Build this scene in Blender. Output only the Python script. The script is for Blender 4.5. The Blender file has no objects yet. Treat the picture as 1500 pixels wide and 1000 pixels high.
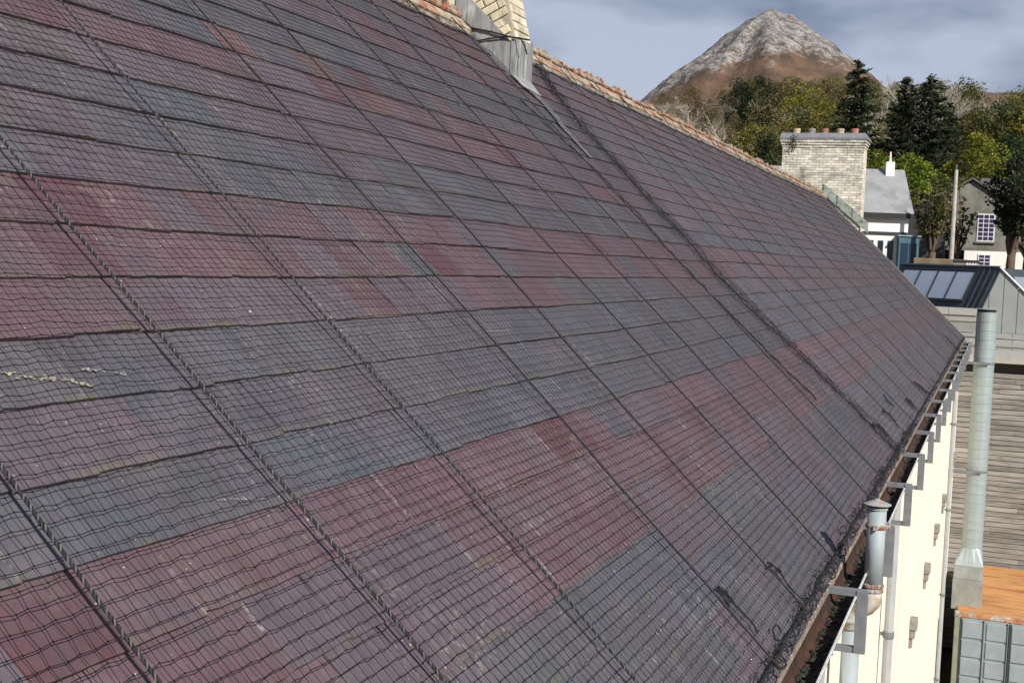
import bpy, bmesh, math, random
import numpy as np
from mathutils import Vector, Matrix, noise
R = math.radians
random.seed(7); rng = np.random.default_rng(7)
SC = bpy.context.scene; COL = SC.collection

# ================================================================== camera
CAM = Vector((.844314, 0., 1.799477)); FPX = 1900.0       # focal length for a frame 1500 px wide
YAW, PITCH, ROLL = .356201, -.064184, .041485
FW = Vector((-math.sin(YAW)*math.cos(PITCH), math.cos(YAW)*math.cos(PITCH), math.sin(PITCH)))
_r = FW.cross(Vector((0, 0, 1))).normalized(); _u = _r.cross(FW)
RT = _r*math.cos(ROLL)+_u*math.sin(ROLL); UP = -_r*math.sin(ROLL)+_u*math.cos(ROLL)
cd = bpy.data.cameras.new('camera'); cam = bpy.data.objects.new('camera', cd); COL.objects.link(cam)
m = Matrix((RT, UP, -FW)).transposed().to_4x4(); m.translation = CAM; cam.matrix_world = m
cd.sensor_width = 36; cd.lens = FPX/1500*36; cd.clip_start = .05; cd.clip_end = 12000
SC.camera = cam

# ================================================================== sky, sun, exposure
SUN_EL, SUN_AZ = R(35), R(40)                              # azimuth from +X towards -Y
SUN = Vector((math.cos(SUN_EL)*math.cos(SUN_AZ), -math.cos(SUN_EL)*math.sin(SUN_AZ), math.sin(SUN_EL)))
W = bpy.data.worlds.new('World'); SC.world = W; W.use_nodes = True
nt = W.node_tree; nt.nodes.clear()
def N(t, **k):
    n = nt.nodes.new(t)
    for a, b in k.items(): setattr(n, a, b)
    return n
sky = N('ShaderNodeTexSky', sky_type='NISHITA', sun_disc=False)
sky.sun_elevation = SUN_EL; sky.sun_rotation = math.atan2(SUN.x, SUN.y)
sky.air_density = 1.0; sky.dust_density = 1.5; sky.ozone_density = 1.5
tc = N('ShaderNodeTexCoord'); mp = N('ShaderNodeMapping'); mp.inputs['Scale'].default_value = (1, 1, 2.6)
mp.inputs['Location'].default_value = (.35, .1, .2)
nz = N('ShaderNodeTexNoise'); nz.inputs['Scale'].default_value = 4.2; nz.inputs['Detail'].default_value = 5; nz.inputs['Roughness'].default_value = .5
cr = N('ShaderNodeValToRGB'); e = cr.color_ramp.elements
e[0].position = .43; e[0].color = (1.05, 1.35, 2.2, 1); e[1].position = .64; e[1].color = (4.0, 4.4, 5.5, 1)
mx = N('ShaderNodeMix', data_type='RGBA'); mx.inputs[0].default_value = .88
bg = N('ShaderNodeBackground'); bg.inputs['Strength'].default_value = .088
wo = N('ShaderNodeOutputWorld'); L_ = nt.links.new
L_(tc.outputs['Generated'], mp.inputs[0]); L_(mp.outputs[0], nz.inputs['Vector']); L_(nz.outputs['Fac'], cr.inputs[0])
L_(sky.outputs[0], mx.inputs[6]); L_(cr.outputs[0], mx.inputs[7]); L_(mx.outputs[2], bg.inputs[0]); L_(bg.outputs[0], wo.inputs[0])
sl = bpy.data.lights.new('sun', 'SUN'); sl.energy = 4.6; sl.angle = R(.5); sl.color = (1, .94, .85)
so = bpy.data.objects.new('sun', sl); COL.objects.link(so); so.location = (20, -20, 40)
so.rotation_euler = SUN.to_track_quat('Z', 'Y').to_euler()
vs = SC.view_settings; vs.view_transform = 'Standard'; vs.look = 'None'; vs.exposure = .46; vs.gamma = 1; vs.use_curve_mapping = False
SC.cycles.use_denoising = True

# ================================================================== helpers
def ray(px, py):
    return FW + RT*((px-750)/FPX) - UP*((py-500)/FPX)
def at(px, py, Y):
    d = ray(px, py); return CAM + d*(Y/d.y)
def project(P):
    d = Vector(P)-CAM; z = d.dot(FW)
    return (750+FPX*d.dot(RT)/z, 500-FPX*d.dot(UP)/z, z)
TH = .763843; CT, ST = math.cos(TH), math.sin(TH); G = .2286; KE = 16.616; LEN = 25.668*G; TEND = 40.18
NRM = Vector((ST, 0, CT))
def RP(s, t, h=0.):
    return Vector((-s*CT+h*ST, t, s*ST+h*CT))
def roof_at(px, py):
    d = ray(px, py); q = -CAM.dot(NRM)/d.dot(NRM); P = CAM+d*q
    return P.z/ST, P.y
def wob(s, t):                                             # slow unevenness of the old roof
    return .011*noise.noise(Vector((s*.55, t*.45, 3.1)))+.005*noise.noise(Vector((s*1.7, t*1.3, 9.)))

def obj(name, verts, faces, mat, parent=None, smooth=False, cols=None, uvs=None, kind=None):
    me = bpy.data.meshes.new(name); me.from_pydata([tuple(v) for v in verts], [], faces)
    if mat is not None: me.materials.append(mat)
    if cols is not None:
        a = me.color_attributes.new('Col', 'FLOAT_COLOR', 'POINT')
        a.data.foreach_set('color', np.asarray([tuple(c)+(1.,) if len(c) == 3 else tuple(c) for c in cols], dtype=np.float32).ravel())
    if uvs is not None:
        uv = me.uv_layers.new(name='UVMap'); li = np.empty(len(me.loops), dtype=np.int32); me.loops.foreach_get('vertex_index', li)
        uv.data.foreach_set('uv', np.asarray(uvs, dtype=np.float32)[li].ravel())
    if smooth: me.polygons.foreach_set('use_smooth', [True]*len(me.polygons))
    o = bpy.data.objects.new(name, me); COL.objects.link(o)
    if parent: o.parent = parent
    if kind: o['kind'] = kind
    return o
def tag(o, label, cat, group=None):
    o['label'] = label; o['category'] = cat
    if group: o['group'] = group
    return o
def empty(name, loc, label, cat, group=None):
    o = bpy.data.objects.new(name, None); COL.objects.link(o); o.location = loc; o.empty_display_size = .2
    return tag(o, label, cat, group)
class MB:
    """collects shapes in world space; build() links them as one mesh, relative to its parent"""
    def __init__(s): s.v = []; s.f = []; s.c = []; s.col = None
    def add(s, vs, fs, col=None):
        n = len(s.v); s.v += [Vector(v) for v in vs]; s.f += [tuple(i+n for i in f) for f in fs]
        s.c += [col or s.col or (1, 1, 1)]*len(vs); return s
    def box(s, lo, hi, M=None, col=None):
        x0, y0, z0 = lo; x1, y1, z1 = hi
        vs = [Vector(p) for p in ((x0,y0,z0),(x1,y0,z0),(x1,y1,z0),(x0,y1,z0),(x0,y0,z1),(x1,y0,z1),(x1,y1,z1),(x0,y1,z1))]
        if M: vs = [M @ v for v in vs]
        return s.add(vs, [(0,3,2,1),(4,5,6,7),(0,1,5,4),(1,2,6,5),(2,3,7,6),(3,0,4,7)], col)
    def bev(s, lo, hi, b=.01, M=None, col=None):           # box with chamfered edges
        bm = bmesh.new(); bmesh.ops.create_cube(bm, size=1)
        for v in bm.verts: v.co = Vector([(lo[i]+hi[i])/2+v.co[i]*(hi[i]-lo[i]) for i in range(3)])
        bmesh.ops.bevel(bm, geom=bm.edges[:], offset=b, segments=1, affect='EDGES')
        bm.verts.index_update(); vs = [M @ v.co if M else v.co.copy() for v in bm.verts]
        s.add(vs, [tuple(v.index for v in f.verts) for f in bm.faces], col); bm.free(); return s
    def tube(s, pts, rad, n=6, col=None, caps=True):
        pts = [Vector(p) for p in pts]; k = len(pts); vs = []; prev = None
        rad = rad if isinstance(rad, (list, tuple)) else [rad]*k
        for i, p in enumerate(pts):
            d = (pts[min(i+1, k-1)]-pts[max(i-1, 0)]).normalized()
            a = prev - d*prev.dot(d) if prev is not None else d.cross(Vector((0, 0, 1)) if abs(d.z) < .9 else Vector((1, 0, 0)))
            if a.length < 1e-6: a = d.cross(Vector((0, 1, 0)))
            a.normalize(); prev = a; b = d.cross(a)
            for j in range(n):
                q = 2*math.pi*j/n; vs.append(p+(a*math.cos(q)+b*math.sin(q))*rad[i])
        fs = [(i*n+j, i*n+(j+1) % n, (i+1)*n+(j+1) % n, (i+1)*n+j) for i in range(k-1) for j in range(n)]
        if caps: fs += [tuple(range(n-1, -1, -1)), tuple(range((k-1)*n, k*n))]
        return s.add(vs, fs, col)
    def prism(s, poly, d, col=None):                       # polygon (3D points) swept by vector d
        n = len(poly); vs = [Vector(p) for p in poly]+[Vector(p)+Vector(d) for p in poly]
        return s.add(vs, [tuple(range(n-1, -1, -1)), tuple(range(n, 2*n))]+[(i, (i+1) % n, n+(i+1) % n, n+i) for i in range(n)], col)
    def build(s, name, mat, parent=None, smooth=False, kind=None, fix=True):
        off = parent_loc(parent)
        o = obj(name, [v-off for v in s.v], s.f, mat, parent, smooth, s.c, kind=kind)
        if fix and len(s.f) < 20000:
            bm = bmesh.new(); bm.from_mesh(o.data); bmesh.ops.recalc_face_normals(bm, faces=bm.faces[:]); bm.to_mesh(o.data); bm.free()
        return o
def parent_loc(p):
    v = Vector((0, 0, 0))
    while p is not None: v += p.location; p = p.parent
    return v

# ------------------------------------------------------------------ materials
MATS = {}
def mat(name, col=(.5,.5,.5), rough=.7, metal=0., var=.18, scale=6., bump=.0, bscale=40., attr=False, col2=None, thr=(.5,.62), s2=3., spec=.4, stretch=None, trans=0.):
    if name in MATS: return MATS[name]
    M = bpy.data.materials.new(name); M.use_nodes = True; t = M.node_tree; n = t.nodes; l = t.links.new
    b = n['Principled BSDF']; b.inputs['Roughness'].default_value = rough; b.inputs['Metallic'].default_value = metal
    b.inputs['Specular IOR Level'].default_value = spec
    g = n.new('ShaderNodeNewGeometry'); vec = g.outputs['Position']
    if stretch:
        mpp = n.new('ShaderNodeMapping'); mpp.inputs['Scale'].default_value = stretch; l(vec, mpp.inputs[0]); vec = mpp.outputs[0]
    if attr:
        a = n.new('ShaderNodeAttribute'); a.attribute_name = 'Col'; src = a.outputs['Color']
    else:
        rgb = n.new('ShaderNodeRGB'); rgb.outputs[0].default_value = (*col, 1); src = rgb.outputs[0]
    def nzn(sc, det=5):
        q = n.new('ShaderNodeTexNoise'); q.inputs['Scale'].default_value = sc; q.inputs['Detail'].default_value = det
        q.inputs['Roughness'].default_value = .6; l(vec, q.inputs['Vector']); return q.outputs['Fac']
    if col2 is not None:
        rp = n.new('ShaderNodeMapRange'); rp.inputs[1].default_value = thr[0]; rp.inputs[2].default_value = thr[1]; l(nzn(s2, 7), rp.inputs[0])
        mxx = n.new('ShaderNodeMix'); mxx.data_type = 'RGBA'; l(rp.outputs[0], mxx.inputs[0]); l(src, mxx.inputs[6]); mxx.inputs[7].default_value = (*col2, 1); src = mxx.outputs[2]
    if var:
        mr = n.new('ShaderNodeMapRange'); mr.inputs[1].default_value = .3; mr.inputs[2].default_value = .7
        mr.inputs[3].default_value = 1-var; mr.inputs[4].default_value = 1+var; l(nzn(scale), mr.inputs[0])
        vm = n.new('ShaderNodeVectorMath'); vm.operation = 'SCALE'; l(src, vm.inputs[0]); l(mr.outputs[0], vm.inputs['Scale']); src = vm.outputs[0]
    l(src, b.inputs['Base Color'])
    if bump:
        bp = n.new('ShaderNodeBump'); bp.inputs['Strength'].default_value = bump; bp.inputs['Distance'].default_value = .01
        l(nzn(bscale, 6), bp.inputs['Height']); l(bp.outputs[0], b.inputs['Normal'])
    if trans:
        tr = n.new('ShaderNodeBsdfTranslucent'); l(src, tr.inputs[0]); ms = n.new('ShaderNodeMixShader'); ms.inputs[0].default_value = trans
        l(b.outputs[0], ms.inputs[1]); l(tr.outputs[0], ms.inputs[2]); l(ms.outputs[0], n['Material Output'].inputs[0])
    MATS[name] = M; return M

def slate_material():
    M = bpy.data.materials.new('slate'); M.use_nodes = True; t = M.node_tree; n = t.nodes; l = t.links.new
    b = n['Principled BSDF']; b.inputs['Roughness'].default_value = .62; b.inputs['Specular IOR Level'].default_value = .35
    at_ = n.new('ShaderNodeAttribute'); at_.attribute_name = 'Col'; uv = n.new('ShaderNodeUVMap'); uv.uv_map = 'UVMap'
    g = n.new('ShaderNodeNewGeometry'); P = g.outputs['Position']
    def nzn(sc, det=5, rough=.6, vec=P, stretch=None):
        if stretch:
            mpp = n.new('ShaderNodeMapping'); mpp.inputs['Scale'].default_value = stretch; l(vec, mpp.inputs[0]); vec = mpp.outputs[0]
        q = n.new('ShaderNodeTexNoise'); q.inputs['Scale'].default_value = sc; q.inputs['Detail'].default_value = det; q.inputs['Roughness'].default_value = rough
        l(vec, q.inputs['Vector']); return q.outputs['Fac']
    def rng_(x, a, b_, c=0., d=1.):
        q = n.new('ShaderNodeMapRange'); q.inputs[1].default_value = a; q.inputs[2].default_value = b_; q.inputs[3].default_value = c; q.inputs[4].default_value = d; l(x, q.inputs[0]); return q.outputs[0]
    def mix(f, a, col):
        q = n.new('ShaderNodeMix'); q.data_type = 'RGBA'; l(f, q.inputs[0]); l(a, q.inputs[6]); q.inputs[7].default_value = (*col, 1); return q.outputs[2]
    def mul(a, b_):
        q = n.new('ShaderNodeMath'); q.operation = 'MULTIPLY'; l(a, q.inputs[0])
        if isinstance(b_, (int, float)): q.inputs[1].default_value = b_
        else: l(b_, q.inputs[1])
        return q.outputs[0]
    src = at_.outputs['Color']
    vm = n.new('ShaderNodeVectorMath'); vm.operation = 'SCALE'; l(src, vm.inputs[0]); l(rng_(nzn(11, 7, .65), .28, .72, .78, 1.22), vm.inputs['Scale']); src = vm.outputs[0]
    src = mix(mul(rng_(nzn(2.6, 4, .55), .42, .62), .38), src, (.108, .080, .094))
    src = mix(mul(rng_(nzn(3.3, 4, .55), .5, .68), .35), src, (.078, .080, .096))
    # weathering that runs down the slates, pale bloom, lichen flecks
    src = mix(mul(rng_(nzn(5, 6, .6), .52, .75), .4), src, (.155, .14, .145))
    src = mix(mul(rng_(nzn(2.2, 4), .55, .7), rng_(nzn(26, 5, .7), .55, .62, 0, .6)), src, (.30, .285, .25))
    fl = mul(rng_(nzn(60, 2, .5), .715, .75), rng_(nzn(3.1, 3), .46, .6))
    src = mix(fl, src, (.5, .48, .42))
    sep = n.new('ShaderNodeSeparateXYZ'); l(uv.outputs[0], sep.inputs[0])
    sb = n.new('ShaderNodeMath'); sb.operation = 'SUBTRACT'; l(sep.outputs[0], sb.inputs[0]); sb.inputs[1].default_value = .5
    ab = n.new('ShaderNodeMath'); ab.operation = 'ABSOLUTE'; l(sb.outputs[0], ab.inputs[0])
    eg = mul(rng_(ab.outputs[0], .462, .49), mul(rng_(nzn(1.9, 4), .54, .62), rng_(nzn(40, 4, .7), .45, .6, 0, .75)))
    src = mix(eg, src, (.34, .325, .30))
    # moss along the tail edge
    tail = rng_(sep.outputs[1], .0, .11, 1, 0)
    ms = mul(tail, rng_(nzn(4.2, 5, .6), .5, .6)); ms = mul(ms, rng_(nzn(45, 3), .38, .55))
    src = mix(mul(ms, .8), src, (.115, .11, .07))
    l(src, b.inputs['Base Color'])
    bp = n.new('ShaderNodeBump'); bp.inputs['Strength'].default_value = .5; bp.inputs['Distance'].default_value = .006
    l(nzn(38, 8, .7), bp.inputs['Height']); l(bp.outputs[0], b.inputs['Normal'])
    return M
M_SLATE = slate_material()
M_NET = mat('net_cord', (.012, .012, .014), .8, var=0)
M_ROPE = mat('rope', attr=True, rough=.75, var=.15, scale=300)
M_TERRA = mat('terracotta', (.27, .115, .066), .85, var=.45, scale=14, col2=(.33, .30, .235), thr=(.44, .55), s2=6, bump=.5)
M_MORTAR = mat('lime_mortar', (.42, .39, .31), .95, var=.3, scale=12, col2=(.15, .15, .09), thr=(.52, .62), s2=7, bump=.6)
M_BRICK = mat('cream_brick', attr=True, rough=.9, var=.22, scale=9, col2=(.17, .155, .13), thr=(.52, .75), s2=2.0, bump=.5)
M_LEAD = mat('lead', (.24, .25, .255), .6, metal=.1, var=.35, scale=7, col2=(.4, .4, .39), thr=(.5, .7), s2=5, stretch=(3, 3, .7))
M_CREAM = mat('cream_render', (.84, .79, .65), .9, var=.05, scale=2, col2=(.60, .54, .42), thr=(.56, .74), s2=1.6, stretch=(1, 2.2, .10))
M_GALV = mat('galvanised_steel', (.165, .175, .195), .65, metal=.1, var=.2, scale=12)
M_RUST = mat('rusty_iron', (.055, .024, .015), .85, var=.45, scale=18, col2=(.02, .017, .014), thr=(.5, .6), s2=11, bump=.5)
M_FASCIA = mat('weathered_fascia', (.23, .18, .15), .9, var=.35, scale=22, col2=(.42, .36, .25), thr=(.55, .65), s2=16, bump=.6)
M_PIPE = mat('grey_pipe_paint', (.29, .335, .36), .6, var=.1, scale=6, col2=(.3, .26, .17), thr=(.62, .72), s2=5)
M_PIPESTAIN = mat('stained_pipe_paint', (.42, .42, .38), .6, var=.15, scale=6, col2=(.32, .2, .08), thr=(.47, .62), s2=9)
M_RUSTBRIGHT = mat('orange_rust', (.20, .10, .055), .85, var=.4, scale=30, col2=(.33, .345, .35), thr=(.42, .52), s2=25)
M_DARK = mat('dark_grey_paint', (.03, .034, .04), .5, var=.15)
M_DEBRIS = mat('gutter_debris', (.022, .022, .018), .95, var=.5, scale=40, col2=(.06, .062, .04), thr=(.52, .62), s2=20, bump=.8)

# ================================================================== ground and mountain
def sstep(a, b, x):
    x = min(1, max(0, (x-a)/(b-a))); return x*x*(3-2*x)
def terr(x, y):
    z = -8.75+9.9*sstep(44, 82, y)
    if y > 100: z += .162*(min(y, 480)-100)
    z += (3.5*noise.noise(Vector((x*.012, y*.012, 1)))+1.2*noise.noise(Vector((x*.05, y*.05, 5))))*sstep(105, 220, y)
    if y > 480: z -= .04*(y-480)
    return z
xs = [-6000, -3000, -1500, -900]+list(range(-600, 601, 20))+[900, 1500, 3000, 6000]
ys = [-6000, -2000, -600, -200, -60]+list(range(-20, 44, 16))+list(range(44, 120, 4))+list(range(120, 660, 15))+[760, 1000, 1600, 3000, 6000, 9000]
gv = [(x, y, terr(x, y)) for y in ys for x in xs]; nx = len(xs)
gf = [(j*nx+i, j*nx+i+1, (j+1)*nx+i+1, (j+1)*nx+i) for j in range(len(ys)-1) for i in range(nx-1)]
M_GROUND = mat('hillside_ground', (.075, .062, .032), .95, var=.5, scale=.15, col2=(.10, .055, .032), thr=(.45, .6), s2=.03)
o = obj('ground', gv, gf, M_GROUND, smooth=True); o['kind'] = 'structure'

def mountain_material():
    M = bpy.data.materials.new('mountain'); M.use_nodes = True; t = M.node_tree; n = t.nodes; l = t.links.new
    b = n['Principled BSDF']; b.inputs['Roughness'].default_value = .95; b.inputs['Specular IOR Level'].default_value = .1
    g = n.new('ShaderNodeNewGeometry'); at_ = n.new('ShaderNodeAttribute'); at_.attribute_name = 'Col'
    def nzn(sc, det=8, rough=.65):
        q = n.new('ShaderNodeTexNoise'); q.inputs['Scale'].default_value = sc; q.inputs['Detail'].default_value = det; q.inputs['Roughness'].default_value = rough; l(g.outputs['Position'], q.inputs['Vector']); return q.outputs['Fac']
    sep = n.new('ShaderNodeSeparateColor'); l(at_.outputs['Color'], sep.inputs[0])
    ad = n.new('ShaderNodeMath'); ad.operation = 'ADD'; n1, n2 = nzn(.085, 10, .75), nzn(.03, 7, .68)
    am = n.new('ShaderNodeMath'); am.operation = 'ADD'; l(n1, am.inputs[0]); l(n2, am.inputs[1]); ah = n.new('ShaderNodeMath'); ah.operation = 'MULTIPLY'; l(am.outputs[0], ah.inputs[0]); ah.inputs[1].default_value = .5
    l(ah.outputs[0], ad.inputs[0]); l(sep.outputs[0], ad.inputs[1])
    mr = n.new('ShaderNodeMapRange'); mr.inputs[1].default_value = .92; mr.inputs[2].default_value = 1.0; l(ad.outputs[0], mr.inputs[0])
    hc = n.new('ShaderNodeValToRGB'); ee = hc.color_ramp.elements; ee[0].position = .35; ee[0].color = (.07, .054, .044, 1); ee[1].position = .65; ee[1].color = (.17, .105, .07, 1); l(nzn(.03), hc.inputs[0])
    rc = n.new('ShaderNodeValToRGB'); ee = rc.color_ramp.elements; ee[0].position = .42; ee[0].color = (.075, .066, .062, 1); ee[1].position = .58; ee[1].color = (.33, .315, .30, 1); l(nzn(.11, 10, .82), rc.inputs[0])
    q = n.new('ShaderNodeMix'); q.data_type = 'RGBA'; l(mr.outputs[0], q.inputs[0]); l(hc.outputs[0], q.inputs[6]); l(rc.outputs[0], q.inputs[7]); l(q.outputs[2], b.inputs['Base Color'])
    bp = n.new('ShaderNodeBump'); bp.inputs['Strength'].default_value = 1; bp.inputs['Distance'].default_value = 4; l(nzn(.1), bp.inputs['Height']); l(bp.outputs[0], b.inputs['Normal'])
    return M
mx_, my_ = -259., 1500.
def mtn(x, y):
    dx = x-mx_; dy = (y-my_)*.9
    k = .90 if dx < 0 else .74
    ang = k*(dx*dx)/(dx*dx+dy*dy+1)+.72*(dy*dy)/(dx*dx+dy*dy+1)
    r = math.hypot(dx, dy); cone = 294-ang*(math.sqrt(r*r+14*14)-14)
    base = 60+(130-125*sstep(-130, -330, x))*sstep(620, 1500, y)-.05*max(0, y-1500)
    if x < -330: base -= (-330-x)*.30
    h = max(cone, base)+3*math.exp(-((cone-base)/14)**2)
    a = max(0., cone-base)
    nn = noise.fractal(Vector((x*.02, y*.02, 0)), 1., 2.1, 5)
    rd = 1-abs(noise.noise(Vector((x*.013+y*.006, y*.008, 4))))
    h += 3.5*nn+5.*(rd-.6)*min(1, a/30)+3.6*noise.fractal(Vector((x*.07, y*.04, 8)), 1., 2.1, 4)*min(1, a/20)
    hb = h-(158+62*sstep(-150, 30, dx)); rock = .41+.14*math.tanh(hb/20)
    an = math.atan2(dy, dx); rb = noise.noise(Vector((an*3.2, r*.004, 2.)))+.5*noise.noise(Vector((an*8, r*.01, 6.)))
    h += 11*rb*min(1, r/90)*min(1, a/25); rock += .09*rb+.05*noise.noise(Vector((an*14, r*.02, 9.)))
    return h, rock
mxs = [-1400, -1200, -1000, -850, -720, -600]+[-520+5*i for i in range(150)]+[250, 300, 400, 600, 900, 1400]
mys = [600, 700, 800, 880]+[940+8*i for i in range(86)]+[1700, 1900, 2300, 3000]
mv, mc = [], []
for y in mys:
    for x in mxs:
        h, rk = mtn(x, y); mv.append((x, y, h)); mc.append((rk, rk, rk))
nx = len(mxs); mf = [(j*nx+i, j*nx+i+1, (j+1)*nx+i+1, (j+1)*nx+i) for j in range(len(mys)-1) for i in range(nx-1)]
o = obj('mountain', mv, mf, mountain_material(), smooth=True, cols=mc); o['kind'] = 'structure'

# ================================================================== the long slate-roofed building
BLD = empty('slate_roofed_building', (0, 20, -8.75), 'long cream building with purple and grey slate roof running into the distance', 'building')
RX, RZ = -LEN*CT, LEN*ST                                   # ridge line
ROOF = MB().prism([RP(-.03, .6, -.03), RP(LEN, .6, -.03), RP(LEN, .6, -.12), RP(-.03, .6, -.12)], (0, TEND-.6, 0)) \
    .prism([(2*RX-p.x, p.y, p.z) for p in (RP(-.03, .6, -.03), RP(LEN, .6, -.03), RP(LEN, .6, -.12), RP(-.03, .6, -.12))], (0, TEND-.6, 0)).build('roof', mat('roof_felt', (.03, .03, .033), .9), BLD)
WX = -.012
w = MB()
w.box((2*RX+.1, .7, -8.75), (WX, TEND-.1, -.19))
w.prism([(WX-.02, TEND-.35, -.19), (2*RX+.12, TEND-.35, -.19), (RX, TEND-.35, RZ-.14)], (0, .25, 0))
w.build('wall', M_CREAM, BLD)

# slates
PAL = {'R': (.112, .069, .083), 'D': (.094, .046, .057), 'P': (.099, .077, .096), 'G': (.082, .080, .096), 'B': (.077, .080, .101), 'W': (.100, .087, .092), 'K': (.078, .075, .088), 'O': (.124, .072, .071)}
BANDS = {}                                                 # course index (line above it) -> mix of colours
for c in range(-10, 17):
    if c <= -7: mixc = 'RRPGRP'
    elif c <= -5: mixc = 'RPPRPP'
    elif c <= -3: mixc = 'GGGBGPGG'
    elif c == -2: mixc = 'GGPPGG'
    elif c == -1: mixc = 'PRRPPPR'
    elif c == 0: mixc = 'PRPPRPP'
    elif c == 1: mixc = 'PPPPPGR'
    elif c == 2: mixc = 'PGPPGG'
    elif c == 3: mixc = 'GGBGGPG'
    elif c in (4,): mixc = 'RRRRRRP'
    elif c == 5: mixc = 'RRRPRRRG'
    elif c == 6: mixc = 'RRRPRRPG'
    elif c == 7: mixc = 'GGBGGGG'
    elif c == 8: mixc = 'GGGGPGG'
    elif c == 9: mixc = 'GGGGBGG'
    elif c == 10: mixc = 'RRRRRPR'
    elif c == 11: mixc = 'RRPRRRP'
    elif c == 12: mixc = 'RPRRRRPP'
    elif c == 13: mixc = 'GGGPGGB'
    elif c == 14: mixc = 'GGPBGG'
    elif c == 15: mixc = 'GPGGPG'
    else: mixc = 'PGGPGP'
    BANDS[c] = mixc
FORCE = {}                                                 # single slates whose colour the photograph shows
def course_of(px, py):
    s, t = roof_at(px, py); return math.floor(KE-s/G), t
SWID = .305
def slate_pos(c, i): return i*SWID+(SWID/2 if c % 2 else 0)+.235
def force(px, py, k):
    c, t = course_of(px, py); i = math.floor((t-slate_pos(c, 0))/SWID); FORCE[(c, i)] = k
for px, py, k in [(80, 290, 'D'), (110, 300, 'D'), (100, 365, 'D'), (55, 30, 'D'), (95, 35, 'R'), (620, 385, 'D'), (330, 55, 'O'), (460, 95, 'O'), (465, 120, 'D'), (550, 140, 'D'),
                  (200, 140, 'B'), (250, 150, 'B'), (120, 900, 'D'), (160, 900, 'D'), (200, 880, 'R'), (320, 800, 'R'), (360, 810, 'R'), (60, 790, 'G'), (180, 740, 'B'), (240, 730, 'G'), (740, 230, 'D'),
                  (860, 350, 'D'), (640, 150, 'R'), (540, 150, 'O'), (800, 620, 'D'), (850, 640, 'D'), (880, 660, 'R'), (900, 640, 'G'), (960, 700, 'R'), (20, 60, 'W'), (30, 180, 'W'), (1180, 520, 'D'), (830, 640, 'D'), (280, 320, 'P'),
                  (1250, 545, 'R'), (1100, 560, 'R'), (1000, 580, 'R'), (560, 360, 'G'), (470, 360, 'P'), (640, 390, 'D')]:
    force(px, py, k)
slates = []; WSEED = random.Random(11)
for c in range(-10, 17):
    st = (KE-(c+1))*G
    if c == 16: st = -.035
    ltop = G*1.14 if c < 16 else .30
    run = 0; pick = 'G'
    for i in range(int(.9/SWID), int((TEND+.2)/SWID)+1):
        t0 = slate_pos(c, i); t1 = t0+SWID
        if t0 > TEND-.02 or t0 < .6: continue
        t1 = min(t1, TEND+.03)
        if st+ltop > LEN+.02: lt = LEN+.01-st
        else: lt = ltop
        if lt < .06: continue
        if run <= 0: pick = WSEED.choice(BANDS[c]); run = WSEED.choice((1, 2, 2, 3, 4))
        run -= 1
        kk = FORCE.get((c, i), pick); col = PAL[kk]; q = WSEED.uniform(.9, 1.1)
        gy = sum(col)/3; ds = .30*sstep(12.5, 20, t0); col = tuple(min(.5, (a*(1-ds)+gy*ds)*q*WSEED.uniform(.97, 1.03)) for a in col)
        slates.append((c, i, t0, t1, st, lt, col))
def slate_geo(sl, rs):
    c, i, t0, t1, st, lt, col = sl
    gap = .0018; t0 += gap; t1 -= gap; n = 6; dj = rs.uniform(-.0045, .0045); tilt = rs.uniform(-.004, .004); hj = rs.uniform(0, .003)
    sag = .006*noise.noise(Vector((c*3.3, (t0+t1)*.35, 0)))
    vs, uv = [], []
    chip0 = rs.uniform(.002, .009) if rs.random() < .14 else 0; chip1 = rs.uniform(.002, .009) if rs.random() < .14 else 0
    for layer in (0, 1):
        for j in range(n):
            f = j/(n-1); t = t0+(t1-t0)*f
            s = st+dj+tilt*(f-.5)+sag+rs.uniform(-.0022, .0022) if layer == 0 else ss[j]
            if layer == 0:
                if j == 0: s += chip0
                if j == n-1: s += chip1
                if j == 0: ss = []
                ss.append(s)
            w_ = wob(st, (t0+t1)/2)
            vs.append(RP(s, t, (.0185 if layer == 0 else .0085)+hj+w_)); uv.append((f, 0))
    w_ = wob(st, (t0+t1)/2)
    vs += [RP(st+lt, t0, .0065+w_), RP(st+lt, t1, .0065+w_)]; uv += [(0, 1), (1, 1)]
    fs = [tuple(range(n))+(2*n+1, 2*n)]+[(j+1, j, n+j, n+j+1) for j in range(n-1)]+[(0, 2*n, n), (n-1, 2*n-1, 2*n+1)]
    return vs, fs, uv
vis = []
for sl in slates:
    P = RP(sl[4]+.1, (sl[2]+sl[3])/2); x, y, z = project(P)
    inside = -25 < x < 1525 and -15 < y < 1015 and z > 0
    vis.append((0 if inside else 1, z if inside else 1e9))
order = sorted(range(len(slates)), key=lambda k: vis[k])
own = set(k for k in order[:300] if vis[k][0] == 0)
rs = random.Random(5); V, Fc, Cc, UV = [], [], [], []
boff = parent_loc(ROOF)
for k, sl in enumerate(slates):
    vs, fs, uv = slate_geo(sl, rs)
    if k in own:
        obj('slate', [v-boff for v in vs], fs, M_SLATE, ROOF, cols=[sl[6]]*len(vs), uvs=uv)
    else:
        n0 = len(V); V += [v-boff for v in vs]; Fc += [tuple(a+n0 for a in f) for f in fs]; Cc += [sl[6]]*len(vs); UV += uv
obj('slate_field', V, Fc, M_SLATE, ROOF, cols=Cc, uvs=UV, kind='stuff')

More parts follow.
